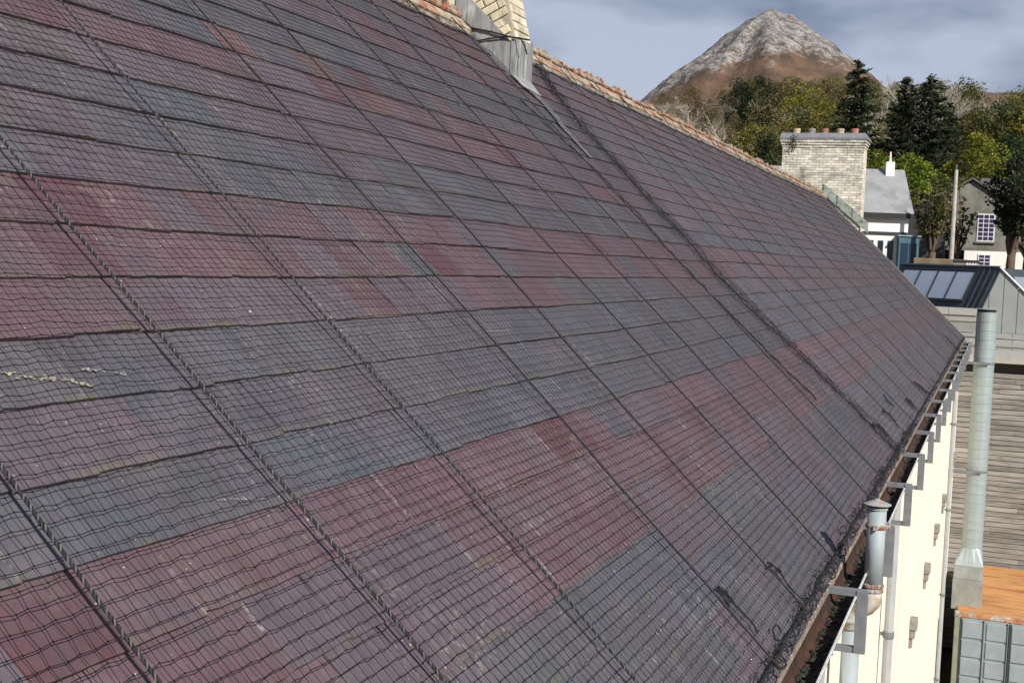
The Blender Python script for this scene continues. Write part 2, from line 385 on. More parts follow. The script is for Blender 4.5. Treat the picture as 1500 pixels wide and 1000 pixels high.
# pale smears and droppings that lie on the slates
def surf_h(s, t):                                          # top of the slate at this spot
    c = math.floor(KE-s/G); v = (s-(KE-(c+1))*G)/G
    return .0185-.0105*v+.0058+wob((KE-(c+1))*G, t)
def smear(pts, wid, name='dropping_smear', seed=0, mt=None):
    q = random.Random(seed); V_, F_ = [], []
    S_ = [roof_at(*p) for p in pts]
    for a, b_ in zip(S_[:-1], S_[1:]):
        L = math.hypot(b_[0]-a[0], b_[1]-a[1])
        for k in range(max(3, int(L/.005))):
            f = q.random(); s = a[0]+(b_[0]-a[0])*f+q.gauss(0, wid*.38); t = a[1]+(b_[1]-a[1])*f+q.gauss(0, .004); r = wid*q.uniform(.2, .55)
            n0 = len(V_); ph = q.uniform(0, 6.28)
            for m_ in range(6):
                an = ph+m_*1.047; rr = r*q.uniform(.55, 1.1); s2, t2 = s+math.sin(an)*rr, t+math.cos(an)*rr*1.5
                V_.append(RP(s2, t2, surf_h(s2, t2)+.0001*(k % 7))-boff)
            F_.append(tuple(range(n0, n0+6)))
    obj(name, V_, F_, mt or mat('dried_dropping', (.30, .28, .22), .95, var=.35, scale=60), ROOF, kind='stuff')
def dens(a, b, k): return [(a[0]+(b[0]-a[0])*i/k+random.uniform(-1, 1), a[1]+(b[1]-a[1])*i/k+random.uniform(-1.2, 1.2)) for i in range(k+1)]
M_WHITE = mat('white_dropping', (.27, .26, .255), .95, var=.35, scale=70)
smear(dens((-6, 553), (126, 571), 14), .0125, seed=1)
smear(dens((112, 548), (146, 550), 6), .009, seed=2, mt=M_WHITE); smear(dens((162, 552), (184, 556), 5), .008, seed=3, mt=M_WHITE)
for a, b_, wd in [((310, 738), (385, 736), .006), ((703, 490), (742, 489), .008), ((862, 533), (873, 550), .006), ((905, 454), (920, 472), .008), ((478, 368), (492, 398), .005), ((495, 360), (515, 392), .005), ((1022, 276), (1038, 291), .012), ((1075, 715), (1080, 740), .006), ((884, 716), (890, 722), .008), ((850, 398), (864, 401), .008), ((978, 668), (990, 678), .006)]:
    smear(dens(a, b_, 4), wd, seed=int(a[0]), mt=M_WHITE)

# ridge tiles, mortar bed
RIDGE = MB(); RIDGE2 = MB()
for i in range(int((TEND-1)/.25)):
    t = 1+i*.25
    if 11.8 < t < 12.5: continue
    q = random.uniform(-.012, .012)
    (RIDGE if t < 11.9 else RIDGE2).prism([RP(LEN-.195+q, t, .012), RP(LEN-.165+q*.6, t, .036), RP(LEN-.06, t, .032), RP(LEN-.06, t, .0)], (0, .25, 0))
RIDGE = RIDGE.build('ridge_bedding', M_MORTAR, BLD); RIDGE2 = RIDGE2.build('ridge_bedding', M_MORTAR, BLD)
tile_me = None; roff = parent_loc(RIDGE)
tb = MB(); half = .155; ln = .448
for sgn in (1, -1):
    def Q(a, h): return Vector((sgn*(a*CT+h*ST), 0, -a*ST+h*CT))
    tb.prism([Q(0, .052), Q(half, .052), Q(half+.004, .035), Q(0, .034)], (0, ln, 0))
tb.tube([(0, 0, .078), (0, ln, .078)], .028, 8)
cst = len(tb.v)
for j in range(5):                                         # low comb along the top
    y = .02+j*.085
    tb.box((-.012, y, .098), (.012, y+.055, .128+.02*(j % 2)))
tb.tube([(0, .0, .078), (0, .03, .078)], .036, 8)
for i in range(int((TEND-.7)/ln)):
    t = .6+i*ln+.01
    if 11.55 < t < 12.42: continue
    if tile_me is None:
        o = obj('ridge_tile', tb.v, tb.f, M_TERRA, RIDGE if t < 11.9 else RIDGE2)
        tile_me = [o.data]
        for drop in ((0, 1), (2, 3, 4), (0, 1, 2, 3, 4)):      # weathered tiles that lost teeth of their comb
            kf = [f for f in tb.f if not any(min(f) >= cst+8*j and max(f) < cst+8*j+8 for j in drop)]
            me_ = bpy.data.meshes.new('ridge_tile'); me_.from_pydata([tuple(v) for v in tb.v], [], kf); me_.materials.append(M_TERRA); tile_me.append(me_)
    else:
        o = bpy.data.objects.new('ridge_tile', random.choice(tile_me)); COL.objects.link(o); o.parent = RIDGE if t < 11.9 else RIDGE2
    o.location = Vector((RX, t, RZ+random.uniform(-.008, .008)))-roff
    o.rotation_euler = (random.uniform(-.012, .012), random.uniform(-.05, .05), random.uniform(-.02, .02))

# ---- eaves: fascia, gutter, brackets
fb = MB(); q0 = 3.6
for i in range(int((TEND-q0)/.6)):
    a = q0+i*.6; j_ = random.uniform(-.006, .006)
    fb.box((-.012, a, -.17), (.046+j_*.5, a+.6, -.006+j_*.6))
fb.build('fascia', M_FASCIA, BLD)
GP = [(.024, -.035), (.026, -.09), (.05, -.125), (.095, -.132), (.135, -.115), (.155, -.075), (.158, -.04), (.168, -.034), (.168, -.044), (.162, -.08), (.14, -.123), (.097, -.141), (.046, -.134), (.0225, -.093), (.0225, -.035)]
GP = [(x+.028, z) for x, z in GP]
gt = MB().prism([(x, q0, z) for x, z in GP], (0, TEND-q0, 0)); GUT = gt.build('gutter', M_RUST, BLD)
gl = MB().tube([(.196, q0, -.036), (.196, TEND, -.036)], .0075, 6); gl.build('gutter_lip', mat('pale_gutter_paint', (.5, .51, .5), .6, var=.3, scale=20), GUT)
db = MB()
for i in range(1600):                                       # moss and leaf litter lying in the gutter
    t = q0+(TEND-q0)*random.random()**1.7; x = random.uniform(.075, .17); z = -.122+random.uniform(0, .02)
    r_ = random.uniform(.005, .016)
    M = Matrix.Translation((x, t, z)) @ Matrix.Rotation(random.uniform(0, 3), 4, 'Z') @ Matrix.Rotation(random.uniform(-.5, .5), 4, 'X')
    db.add([M @ Vector(p) for p in ((-r_, -r_*1.6, 0), (r_, -r_, 0), (r_*.8, r_*1.5, 0), (-r_, r_, 0), (0, 0, r_*1.1))], [(0, 1, 4), (1, 2, 4), (2, 3, 4), (3, 0, 4)])
db.build('gutter_litter', M_DEBRIS, GUT, kind='stuff', fix=False)
for i in range(17):
    t = 7.5+2.03*i
    if t > 39.9: break
    B = MB().bev((-.03, t, -.036), (.262, t+.006, .006), .002).box((-.03, t+.0065, -.001), (.255, t+.045, .005)).build('gutter_bracket', M_GALV, BLD)
    MB().bev((.200, t-.007, -.358), (.264, t-.001, .004), .002).box((.257, t-.0005, -.355), (.263, t+.04, -.04)).build('post', M_GALV, B)
    MB().bev((WX+.001, t+.001, -.360), (.256, t+.007, -.325), .002).box((WX+.001, t+.0075, -.331), (.25, t+.04, -.325)).build('lower_arm', M_GALV, B)
# downpipes on the wall
for t, r_ in [(6.9, .04), (12.6, .045), (31.5, .05)]:
    d = MB().tube([(.075, t, -8.7), (.075, t, -.16)], r_, 10)
    d = d.build('downpipe', mat('downpipe_grey', (.33, .34, .36), .55, var=.12), BLD, smooth=False)
    for z in (-1.6, -3.6, -5.6, -7.6):
        MB().tube([(.075, t, z-.03), (.075, t, z+.03)], r_*1.22, 10).box((WX+.001, t-.02, z-.012), (.075-r_*.8, t+.02, z+.012)).build('pipe_clip', M_GALV, d)

for k in range(6):  # row of small stepped grey blocks standing out from the wall
    t = 18.55+3.65*k; cb = MB()
    for i, (z0_, z1_, pr_) in enumerate(((-3.08, -2.93, .10), (-3.2, -3.083, .075), (-3.34, -3.203, .045))): cb.bev((WX+.001, t-.11+.02*i, z0_), (WX+pr_, t+.11-.02*i, z1_), .006)
    cb.build('stepped_block', mat('grey_block', (.22, .205, .19), .9, var=.3, scale=9), BLD, kind=None)
# ---- near chimney, grey flashing skirt and cream bricks laid at a tilt
CY0, CY1, CX1 = 11.85, 12.32, -3.68
CH = MB()
prof = [(-5.3, 3.2), (CX1, 3.2), (CX1, 3.93), (CX1-.16, 4.6), (CX1-.25, 5.3), (-5.3, 5.3)]
CH.prism([(x, CY0+.012, z) for x, z in prof], (0, CY1-CY0-.024, 0))
CHN = CH.build('chimney', mat('chimney_mortar', (.34, .31, .25), .95, var=.3, scale=14), BLD); CHN['label'] = 'near chimney of tilted cream bricks above a grey flashing skirt'
coff = parent_loc(CHN); RL = random.Random(3)
def brick(vs, col):
    b_ = MB(); b_.bev((0, 0, 0), (1, 1, 1), .045, col=col)
    vs_ = []
    for v in b_.v:
        x, y, z = v; lo = vs[0].lerp(vs[1], x).lerp(vs[3].lerp(vs[2], x), z); hi = vs[4].lerp(vs[5], x).lerp(vs[7].lerp(vs[6], x), z)
        vs_.append(lo.lerp(hi, y)-coff)
    o = obj('brick', vs_, b_.f, M_BRICK, CHN, cols=b_.c)
    return o
def inside_prof(x, z, marg):
    if z < 3.9: r = CX1
    elif z < 4.6: r = CX1-.16*(z-3.93)/.67
    else: r = CX1-.16-.09*(z-4.6)/.7
    return x < r+marg and z > RZ+(RX-x)*math.tan(TH)*(1 if x > RX else -1)+.2
A = R(27); e1 = Vector((math.cos(A), 0, math.sin(A))); e2 = Vector((-math.sin(A), 0, math.cos(A))); org = Vector((CX1, CY0, 3.9))
for j in range(-14, 16):
    for i in range(-9, 9):
        c0 = org+e1*(i*.235+(.117 if j % 2 else 0))+e2*(j*.085)
        L0 = .226*RL.uniform(.9, 1); H0 = .074
        cc = c0+e1*L0/2+e2*H0/2
        if inside_prof(cc.x, cc.z, .08) and not inside_prof((c0+e1*L0).x, (c0+e1*L0).z, .0): L0 = min(L0, max(.0, (CX1-.16*max(0, cc.z-3.9)/.67-c0.x)/math.cos(A)-.005)); cc = c0+e1*L0/2+e2*H0/2
        if L0 < .05 or not inside_prof(cc.x, cc.z, .0) or cc.z > 5.1 or cc.x < -5.2: continue
        pr = RL.uniform(.004, .016)
        base = [c0, c0+e1*L0, c0+e1*L0+e2*H0, c0+e2*H0]
        f = [Vector((p.x, CY0-pr, p.z)) for p in base]; bk = [Vector((p.x, CY0+.06, p.z)) for p in base]
        q = RL.uniform(.78, 1.1); col = (.60*q, .54*q, .39*q*RL.uniform(.9, 1.1))
        brick([f[0], f[1], f[2], f[3], bk[0], bk[1], bk[2], bk[3]], col)
for j in range(16):                                        # bricks of the side that faces the yard
    z = 3.93+j*.085
    for i in range(3):
        y0 = CY0+.01+i*.235-(.117 if j % 2 else 0); y1 = min(y0+.226, CY1); y0 = max(y0, CY0+.062)
        if y1-y0 < .05 or z > 5: continue
        def xr(z_): return CX1-.16*(z_-3.93)/.67 if z_ < 4.6 else CX1-.16-.09*(z_-4.6)/.7
        q = RL.uniform(.8, 1.1); col = (.60*q, .54*q, .40*q); pr = RL.uniform(.004, .014)
        a, b_ = xr(z), xr(z+.074)
        brick([Vector((a+pr, y0, z)), Vector((a+pr, y1, z)), Vector((b_+pr, y1, z+.074)), Vector((b_+pr, y0, z+.074)), Vector((a-.05, y0, z)), Vector((a-.05, y1, z)), Vector((b_-.05, y1, z+.074)), Vector((b_-.05, y0, z+.074))], col)
def zroof(x): return RZ-(abs(x-RX))*math.tan(TH)
fl = MB()
xs_ = [RX-.05+(CX1+.012-RX+.05)*i/5 for i in range(6)]
for a, b_ in zip(xs_[:-1], xs_[1:]):
    d = random.uniform(.018, .03)
    fl.prism([(a, CY0-d, zroof(a)+.0), (b_, CY0-d, zroof(b_)+.0), (b_, CY0-d, zroof(b_)+.34), (a, CY0-d, zroof(a)+.34)], (0, d+.02, 0))
fl.prism([(CX1+.026, CY0-.03, 3.33), (CX1+.026, CY1+.02, 3.33), (CX1+.03, CY1+.02, 3.93), (CX1+.03, CY0-.03, 3.9)], (-.04, 0, 0))
for yy in (CY0+.1, CY0+.27):
    fl.tube([(CX1+.032, yy, 3.33), (CX1+.034, yy, 3.92)], .014, 6)
# apron lying on the slates below the stack
sA = -CX1/CT
fl.prism([RP(sA+.02, CY0-.06, .034), RP(sA-.16, CY0-.02, .034), RP(sA-.22, CY1-.12, .034), RP(sA+.02, CY1+.02, .034)], NRM*.008)
fl.build('flashing', M_LEAD, CHN)
ap = MB()
pl = [(776, 138), (796, 157), (820, 188), (840, 210), (862, 234)]
for a, b_ in zip(pl[:-1], pl[1:]):
    (s0, t0), (s1, t1) = roof_at(*a), roof_at(*b_); k0 = pl.index(a); w0 = .14-.02*k0; w1 = w0-.02
    h0, h1 = .030+wob(s0, t0), .030+wob(s1, t1)
    ap.prism([RP(s0, t0-w0*.5, h0), RP(s0, t0+w0, h0), RP(s1, t1+w1, h1), RP(s1, t1-w1*.5, h1)], NRM*.005)
ap.build('lead_strip', mat('old_lead_strip', (.15, .148, .155), .75, var=.4, scale=16, col2=(.3, .3, .3), thr=(.55, .68), s2=8), ROOF)

# ---- far chimney on the gable
c0 = at(1147, 216, 39.75); c1 = at(1266, 216, 39.75)
FX0, FX1 = c0.x, c1.x; FZ = at(1200, 205, 39.75).z
fc = MB().box((FX0+.02, 39.72, 2.0), (FX1-.02, 40.60, FZ-.05))
FCH = fc.build('chimney', mat('far_chimney_mortar', (.33, .29, .22), .95, var=.2), BLD); FCH['label'] = 'broad cream brick chimney with five pots on the far gable'
bw = MB(); RL = random.Random(8)
rows = int((FZ-2.3)/.075)
for j in range(rows):
    z = FZ-.225-.075*(j+1)+.225; off = .1125 if j % 2 else 0
    pr = .045 if j == 1 else (.07 if j == 0 else (.02 if j == 2 else 0))
    x = FX0-off-pr
    if z > FZ-.0: continue
    while x < FX1+pr-.01:
        a, b_ = max(x, FX0-pr), min(x+.217, FX1+pr)
        if b_-a > .04 and z+.075 > zroof((a+b_)/2)-.1:
            q = RL.uniform(.62, 1.12); p_ = RL.uniform(0, .012)+pr
            bw.box((a, 39.72-.012-p_, z), (b_, 39.80, z+.066), col=(.66*q, .625*q, .545*q))
        x += .225
    y = 39.80
    while y < 40.6:
        q = RL.uniform(.8, 1.1); bw.box((FX1-.06, y, z), (FX1+pr+RL.uniform(0, .01), min(y+.217, 40.6), z+.066), col=(.66*q, .62*q, .53*q)); y += .225
bw.build('brickwork', M_BRICK, FCH, kind='stuff', fix=False)
cap = MB(); cy0, cy1 = 39.62, 40.7; ca, cb_ = FX0-.09, FX1+.11
cap.prism([(ca, cy0, FZ), (cb_, cy0, FZ), (cb_, cy1, FZ), (ca, cy1, FZ)], (0, 0, .06))
bvs = [(ca, cy0, FZ+.06), (cb_, cy0, FZ+.06), (cb_, cy1, FZ+.06), (ca, cy1, FZ+.06), (ca+.02, cy0+.18, FZ+.21), (cb_-.10, cy0+.18, FZ+.21), (cb_-.10, cy1-.18, FZ+.21), (ca+.02, cy1-.18, FZ+.21)]
cap.add(bvs, [(4, 5, 6, 7), (0, 1, 5, 4), (1, 2, 6, 5), (2, 3, 7, 6), (3, 0, 4, 7)])
cap.build('cap', mat('lead_cap', (.17, .18, .2), .6, var=.2, scale=5), FCH)
for k, (px, colr) in enumerate([(1167, (.42, .37, .22)), (1189, (.21, .21, .19)), (1208, (.24, .13, .09)), (1231, (.40, .32, .23)), (1252, (.34, .18, .13))]):
    P = at(px, 195, 40.15); zb = FZ+.2
    po = MB().tube([(P.x, 40.15, zb), (P.x, 40.15, zb+.1), (P.x, 40.15, zb+.105), (P.x, 40.15, zb+.17)], [.11, .105, .118, .118], 12)
    po.build('pot', mat('pot_%d' % k, colr, .85, var=.25, scale=12), FCH)
st = MB()
for a, b_ in (((1206, 284), (1226, 302)), ((1225, 300.5), (1248, 321)), ((1247, 319.5), (1271, 342))):      # stepped mossy flashing along the verge
    p, q = at(a[0], a[1], 39.66), at(b_[0], b_[1], 39.66); up = Vector((0, 0, .31))
    st.prism([p, q, q+up, p+up], (0, .045+random.uniform(0, .02), 0))
st.build('flashing', mat('mossy_flashing', (.26, .30, .28), .8, var=.3, scale=8, col2=(.12, .17, .10), thr=(.5, .62), s2=6), FCH)
wd = MB(); P0 = at(1163, 206, 39.66)
for i in range(60):                                        # weed rooted under the cap, trailing down a crack
    a = Vector((P0.x+random.gauss(0, .05), 39.66-random.uniform(.03, .12), FZ+.12-abs(random.gauss(0, .28)))); d = Vector((random.uniform(-.04, .04), 0, random.uniform(-.05, .05)))
    wd.add([a, a+Vector((.035, -.01, .01)), a+Vector((.02, -.01, -.05)), a+d], [(0, 1, 2, 3)])
wd.build('weed', mat('dark_weed', (.03, .035, .022), .9), FCH, fix=False, kind='stuff')
# far verge edge
MB().prism([RP(-.03, TEND-.01, -.10), RP(LEN, TEND-.01, -.10), RP(LEN, TEND-.01, .05), RP(-.03, TEND-.01, .05)], (0, .09, 0)).build('verge', mat('verge_mortar', (.18, .165, .165), .9, var=.25), BLD)

# ================================================================== the bird net
NET = empty('bird_net', RP(2.5, 6, .03), 'black square mesh net stretched over the whole slate roof slope', 'net')
noff = NET.location.copy()
def net_h(s, t):
    fr = (KE-s/G); lift = .041+.012*noise.noise(Vector((s*1.1, t*.8, 20)))+.008*noise.noise(Vector((s*3, t*2.4, 40)))
    return wob(s, t)+max(.028, lift)
def seam_t(s):                                             # where two lengths of net are gathered
    k = KE-s/G; return 12.25+(k+3)*(13.55-12.25)/19.6
def net_patch(t_a, t_b, cs, ct, thick):
    ns = int((LEN-.10)/cs)+1; ntt = int((t_b-t_a)/ct)+1
    S = np.linspace(-.02, LEN-.12, ns); T = np.linspace(t_a, t_b, ntt)
    P = np.zeros((ns, ntt, 3))
    for i, s in enumerate(S):
        for j, t in enumerate(T):
            dw = max(0., 1-abs(t-seam_t(s))/1.2)
            ws = .006*noise.noise(Vector((t*1.1, s*.5, 60)))+.003*noise.noise(Vector((t*4.5, s*1.5, 70)))*(1+5*dw)+dw*.018*math.sin(t*11+s*2)
            wt = .010*noise.noise(Vector((t*.7, s*.9, 80)))
            zz = .0019*(1 if (i+j) % 2 else -1)
            P[i, j] = RP(s+ws+zz, t+wt, net_h(s, t))
    P += rng.normal(0, .0016, P.shape)
    return P
def strands(P, axis, r):
    if axis == 0: P = P.transpose(1, 0, 2)                 # lines run along the second index
    nl, nk, _ = P.shape
    d = np.zeros_like(P); d[:, 1:-1] = P[:, 2:]-P[:, :-2]; d[:, 0] = P[:, 1]-P[:, 0]; d[:, -1] = P[:, -1]-P[:, -2]
    d /= np.linalg.norm(d, axis=2, keepdims=True); up = np.array(NRM)
    a = np.cross(d, up); a /= np.linalg.norm(a, axis=2, keepdims=True); b = np.cross(a, d)
    V_ = np.stack([P+(a*math.cos(q)+b*math.sin(q))*r for q in (math.pi/2, math.pi*7/6, math.pi*11/6)], axis=2)   # nl,nk,3,3
    idx = np.arange(nl*nk*3).reshape(nl, nk, 3); A0, B0 = idx[:, :-1], idx[:, 1:]
    fs = [np.stack([A0[..., k], A0[..., (k+1) % 3], B0[..., (k+1) % 3], B0[..., k]], -1).reshape(-1, 4) for k in range(3)]
    return V_.reshape(-1, 3), np.concatenate(fs)
def fast_mesh(name, parts, mt, parent, kind=None, off=Vector((0, 0, 0))):
    vs, fs, n = [], [], 0
    for v, f in parts: vs.append(v); fs.append(f+n); n += len(v)
    vs = np.concatenate(vs)-np.array(off); fs = np.concatenate(fs).astype(np.int32)
    me = bpy.data.meshes.new(name); me.vertices.add(len(vs)); me.vertices.foreach_set('co', vs.astype(np.float32).ravel())
    me.loops.add(fs.size); me.loops.foreach_set('vertex_index', fs.ravel()); me.polygons.add(len(fs))
    me.polygons.foreach_set('loop_start', np.arange(0, fs.size, 4, dtype=np.int32)); me.polygons.foreach_set('loop_total', np.full(len(fs), 4, dtype=np.int32))
    me.materials.append(mt); me.update(); me.validate()
    o = bpy.data.objects.new(name, me); COL.objects.link(o); o.parent = parent
    if kind: o['kind'] = kind
    return o
parts = []
for ta, tb_, cs, ct in ((1.2, 13.2, .0457, .0457), (13.2, TEND-.15, .0571, .075)):
    P = net_patch(ta, tb_, cs, ct, 0)
    parts.append(strands(P, 1, .00142 if ta < 5 else .00145)); parts.append(strands(P, 0, .00112 if ta < 5 else .0009))
    if ta < 5:
        Q = P[:, :int(8.5/ct)].reshape(-1, 3); kr = .0035; up_ = np.array(NRM)
        oc = np.stack([Q+np.array([0, kr, 0]), Q+up_*kr, Q-np.array([0, kr, 0]), Q-up_*kr*.6], 1)
        ax = np.cross(up_, [0, 1, 0]); p1 = Q+ax*kr; p2 = Q-ax*kr
        Vk = np.concatenate([oc, p1[:, None], p2[:, None]], 1); ii = np.arange(len(Q))[:, None]*6
        fk = np.concatenate([ii+np.array([[a, (a+1) % 4, b, b]]) for a in range(4) for b in (4, 5)])
        knots = (Vk.reshape(-1, 3), fk)
fast_mesh('netting', parts, M_NET, NET, 'stuff', noff)
def tri_mesh(name, V_, F_, mt, parent, off):
    me = bpy.data.meshes.new(name); V_ = V_-np.array(off); F_ = F_[:, :3].astype(np.int32)
    me.vertices.add(len(V_)); me.vertices.foreach_set('co', V_.astype(np.float32).ravel()); me.loops.add(F_.size); me.loops.foreach_set('vertex_index', F_.ravel()); me.polygons.add(len(F_))
    me.polygons.foreach_set('loop_start', np.arange(0, F_.size, 3, dtype=np.int32)); me.polygons.foreach_set('loop_total', np.full(len(F_), 3, dtype=np.int32)); me.materials.append(mt); me.update()
    o = bpy.data.objects.new(name, me); COL.objects.link(o); o.parent = parent; o['kind'] = 'stuff'
tri_mesh('mesh_knots', knots[0], knots[1], M_NET, NET, noff)

def rope(t, s0, s1, rad, pitch, step, name='rope', dark=False, drift=0.):
    mb = MB(); n = int(abs(s1-s0)/step)
    tn = lambda s: t+(.03 if t < 13 else .09)*noise.noise(Vector((s*.7, t*3, 7)))+drift*(s-s1)
    base = [RP(s0+(s1-s0)*i/n, tn(s0+(s1-s0)*i/n), 0)+NRM*(wob(s0+(s1-s0)*i/n, t)+.062+.008*noise.noise(Vector((s0+(s1-s0)*i/n, t*5, 3)))) for i in range(n+1)]
    sd = Vector((0, 1, 0))
    for k in range(4):
        pts = []
        for i, p in enumerate(base):
            q = 2*math.pi*(abs(s1-s0)*i/n/pitch)+k*math.pi/2
            pts.append(p+(sd*math.cos(q)+NRM*math.sin(q))*rad)
        col = (.10, .10, .105) if (k == 1 and t < 5 and not dark) else ((.025, .025, .028) if t < 5 else (.03, .03, .033)) if (k % 2 and not dark) else (.010, .010, .012)
        mb.tube(pts, rad*.82, 4, col=col, caps=False)
    mb.v = [v-noff for v in mb.v]
    return obj(name, mb.v, mb.f, M_ROPE, NET, cols=mb.c)
for t, a, b_ in [(2.33, .6, 3.2), (3.29, .2, LEN-.1), (4.36, .05, LEN-.1), (5.70, 0, LEN-.1), (6.68, 0, LEN-.1)]:
    rope(t, b_, a, .0031, .030, .0046)
for t in (7.96, 9.05, 10.3, 11.35):
    rope(t, LEN-.1, 0, .0034, .04, .010)
for t in (14.6, 15.85, 17.2, 19.0, 21.0, 23.6, 27.0, 31.5, 36.5):
    rope(t, LEN-.1, .05, .0026, .06, .05, dark=True)
# cords: gathered seam, ridge cord, ties round the chimney, tangles at the eaves
def cord(pts, r, seg=None, name='cord', n=5, h=.04, jit=.0):
    P = []
    for i, (px, py) in enumerate(pts):
        s, t = roof_at(px, py); P.append(RP(s, t, h+wob(s, t)))
    out = []
    for a, b_ in zip(P[:-1], P[1:]):
        k = max(2, int((b_-a).length/.06))
        for i in range(k): out.append(a.lerp(b_, i/k)+Vector((random.gauss(0, jit), random.gauss(0, jit), random.gauss(0, jit))))
    out.append(P[-1])
    return out
SEAM = [(782, 98), (810, 140), (850, 190), (905, 250), (950, 300), (1010, 363), (1046, 405), (1110, 468), (1180, 533), (1250, 602), (1316, 668)]
sm = MB()
for k in range(7):
    of = random.uniform(-6, 6)
    P = cord([(x+of*random.uniform(.4, 1)*(y/400+.4), y) for x, y in SEAM], .004, h=.045, jit=.008); sm.tube(P, .0045 if k < 3 else .003, 4, caps=False)
base = cord(SEAM, .004, h=.05)
for i in range(300):
    p = random.choice(base); q = p+Vector((0, random.gauss(0, .09), 0))+RP(random.gauss(0, .10), 0, 0); r_ = q+RP(random.gauss(0, .07), random.gauss(0, .07), 0)
    sm.tube([q, q.lerp(r_, .5)+NRM*.012+Vector((0, random.gauss(0, .01), 0)), r_], .0022, 3, caps=False)
sm.build('gathered_seam', M_NET, NET, kind='stuff', fix=False)
S2 = [(757, 150), (790, 182), (840, 230), (870, 256), (928, 318), (985, 385), (1040, 440), (1110, 510), (1190, 590)]
sm = MB()
for k in range(3): sm.tube(cord([(x+random.uniform(-2, 2), y) for x, y in S2], .003, h=.045, jit=.005), .0032, 4, caps=False)
sm.build('seam_cord', M_NET, NET, fix=False)
rc = MB(); pts = []
for i in range(220):                                       # cord that laces the net to the ridge
    t = 1.5+i*(TEND-2)/219; ph = (t*1.15) % 1
    if 11.6 < t < 12.5: continue
    pts.append(RP(LEN-.28-.10*math.sin(math.pi*ph)+.02*noise.noise(Vector((t*2, 0, 0))), t, .05))
k1 = [p for p in pts if p.y < 11.8]; k2 = [p for p in pts if p.y > 12]
rc.tube(k1, .006, 4); rc.tube(k2, .006, 4)
for i in range(32):
    t = 2+i*1.17
    if 11.3 < t < 12.7 or t > 39: continue
    rc.tube([RP(LEN-.28, t, .05), RP(LEN-.15, t+.03, .065), RP(LEN-.03, t+.05, .072)], .005, 4)
rc.build('ridge_cord', M_NET, NET, fix=False)
tie = MB()
fp = lambda px, py: at(px, py, CY0-.045)
tie.tube([fp(600, -40), fp(620, 5), fp(648, 34), fp(676, 47), fp(690, 41), fp(720, 47), fp(750, 55), fp(776, 59)], .009, 5)
tie.tube([fp(640, -8), fp(668, 22), fp(688, 38), fp(692, 46), fp(678, 47)], .007, 5)
tie.tube([fp(690, 62), fp(715, 57), fp(740, 54), fp(762, 56), fp(769, 68), fp(772, 80)], .008, 5)
tie.tube([fp(612, 8), fp(636, 22), fp(640, 30), fp(652, 38)], .006, 5)
tie.build('tie_cord', M_NET, NET, fix=False)
tg = MB()
i = 0; t = 4.2
while t < 40:                                              # loops of slack border cord along the eaves
    stepm = .06 if t < 16 else .16
    n_l = 1
    for _ in range(n_l):
        s = abs(random.gauss(.0, .035))+.0; r1, r2 = random.uniform(.012, .038), random.uniform(.010, .028); ph = random.uniform(0, 6.28); tl = random.uniform(-.9, .9)
        P = []
        full = random.uniform(3.4, 6.3)
        for k in range(8):
            q = ph+full*k/7
            P.append(RP(s+math.cos(q)*r1, t+math.sin(q)*r2*1.3, .040+.02*math.sin(q+tl)+random.uniform(0, .012)))
        tg.tube(P, random.uniform(.0028, .0045), 4, caps=False)
    t += stepm*random.uniform(.5, 1.5)
P = []
for k in range(900):
    t = 3.6+k*.0405; P.append(RP(.03+.018*noise.noise(Vector((t*3, 1, 1))), t, .045+.012*noise.noise(Vector((t*5, 3, 1)))))
tg.tube(P, .008, 5)
tg.build('border_tangle', M_NET, NET, kind='stuff', fix=False)
for pts in ([(1118, 832), (1126, 836), (1135, 845), (1150, 868), (1170, 886)], [(1042, 868), (1052, 874), (1066, 892), (1090, 916), (1100, 934)], [(1291, 583), (1296, 590), (1303, 597)], [(1289, 604), (1296, 610), (1306, 620), (1311, 630)], [(1273, 624), (1282, 628), (1296, 642), (1304, 652)], [(1322, 586), (1328, 591), (1336, 600), (1345, 610)], [(1336, 562), (1345, 570), (1357, 579)]):
    kb = MB()
    for k in range(5): kb.tube(cord([(x+random.uniform(-2.5, 2.5), y+random.uniform(-2.5, 2.5)) for x, y in pts[:3]], .004, jit=.004), .0045, 4, caps=False)
    kb.tube(cord(pts, .004, jit=.002), .005, 4, caps=False)
    kb.build('knotted_end', M_NET, NET, fix=False)

# ================================================================== vent pipe at the eaves
def on_x(px, py, X):
    d = ray(px, py); return CAM+d*((X-CAM.x)/d.x)
b0 = on_x(1282, 800, .238); VY = b0.y; VX = .238
ztop = at(1283, 745, VY).z; zb = at(1280, 868, VY).z; z3 = at(1270, 905, VY).z; VR = .056
VP = empty('vent_pipe', (VX, VY, zb-.6), 'grey soil vent pipe with conical cap rising past the gutter', 'pipe')
MB().tube([(VX, VY, zb+.02), (VX, VY, ztop)], VR, 20).build('upper_pipe', M_PIPE, VP, smooth=True)
LX, LY = .125, VY+.02
Pb = []
for i in range(7):
    q = i/6*math.pi/2; Pb.append((VX-.06+.06*math.cos(q), VY, zb-.03-.085*math.sin(q)))
bend = [(VX, VY, zb+.03), (VX, VY, zb-.02), (VX-.006, VY, zb-.055), (VX-.03, VY, zb-.085), (VX-.06, VY+.005, zb-.10), (LX+.035, LY, zb-.11), (LX+.008, LY, zb-.14), (LX, LY, zb-.18), (LX, LY, zb-.24)]
MB().tube(bend, [VR+.003]*9, 20).build('swan_neck', M_PIPESTAIN, VP, smooth=True)
MB().tube([(LX, LY, zb-.235), (LX, LY, -8.7)], VR, 20).build('lower_pipe', M_PIPE, VP, smooth=True)
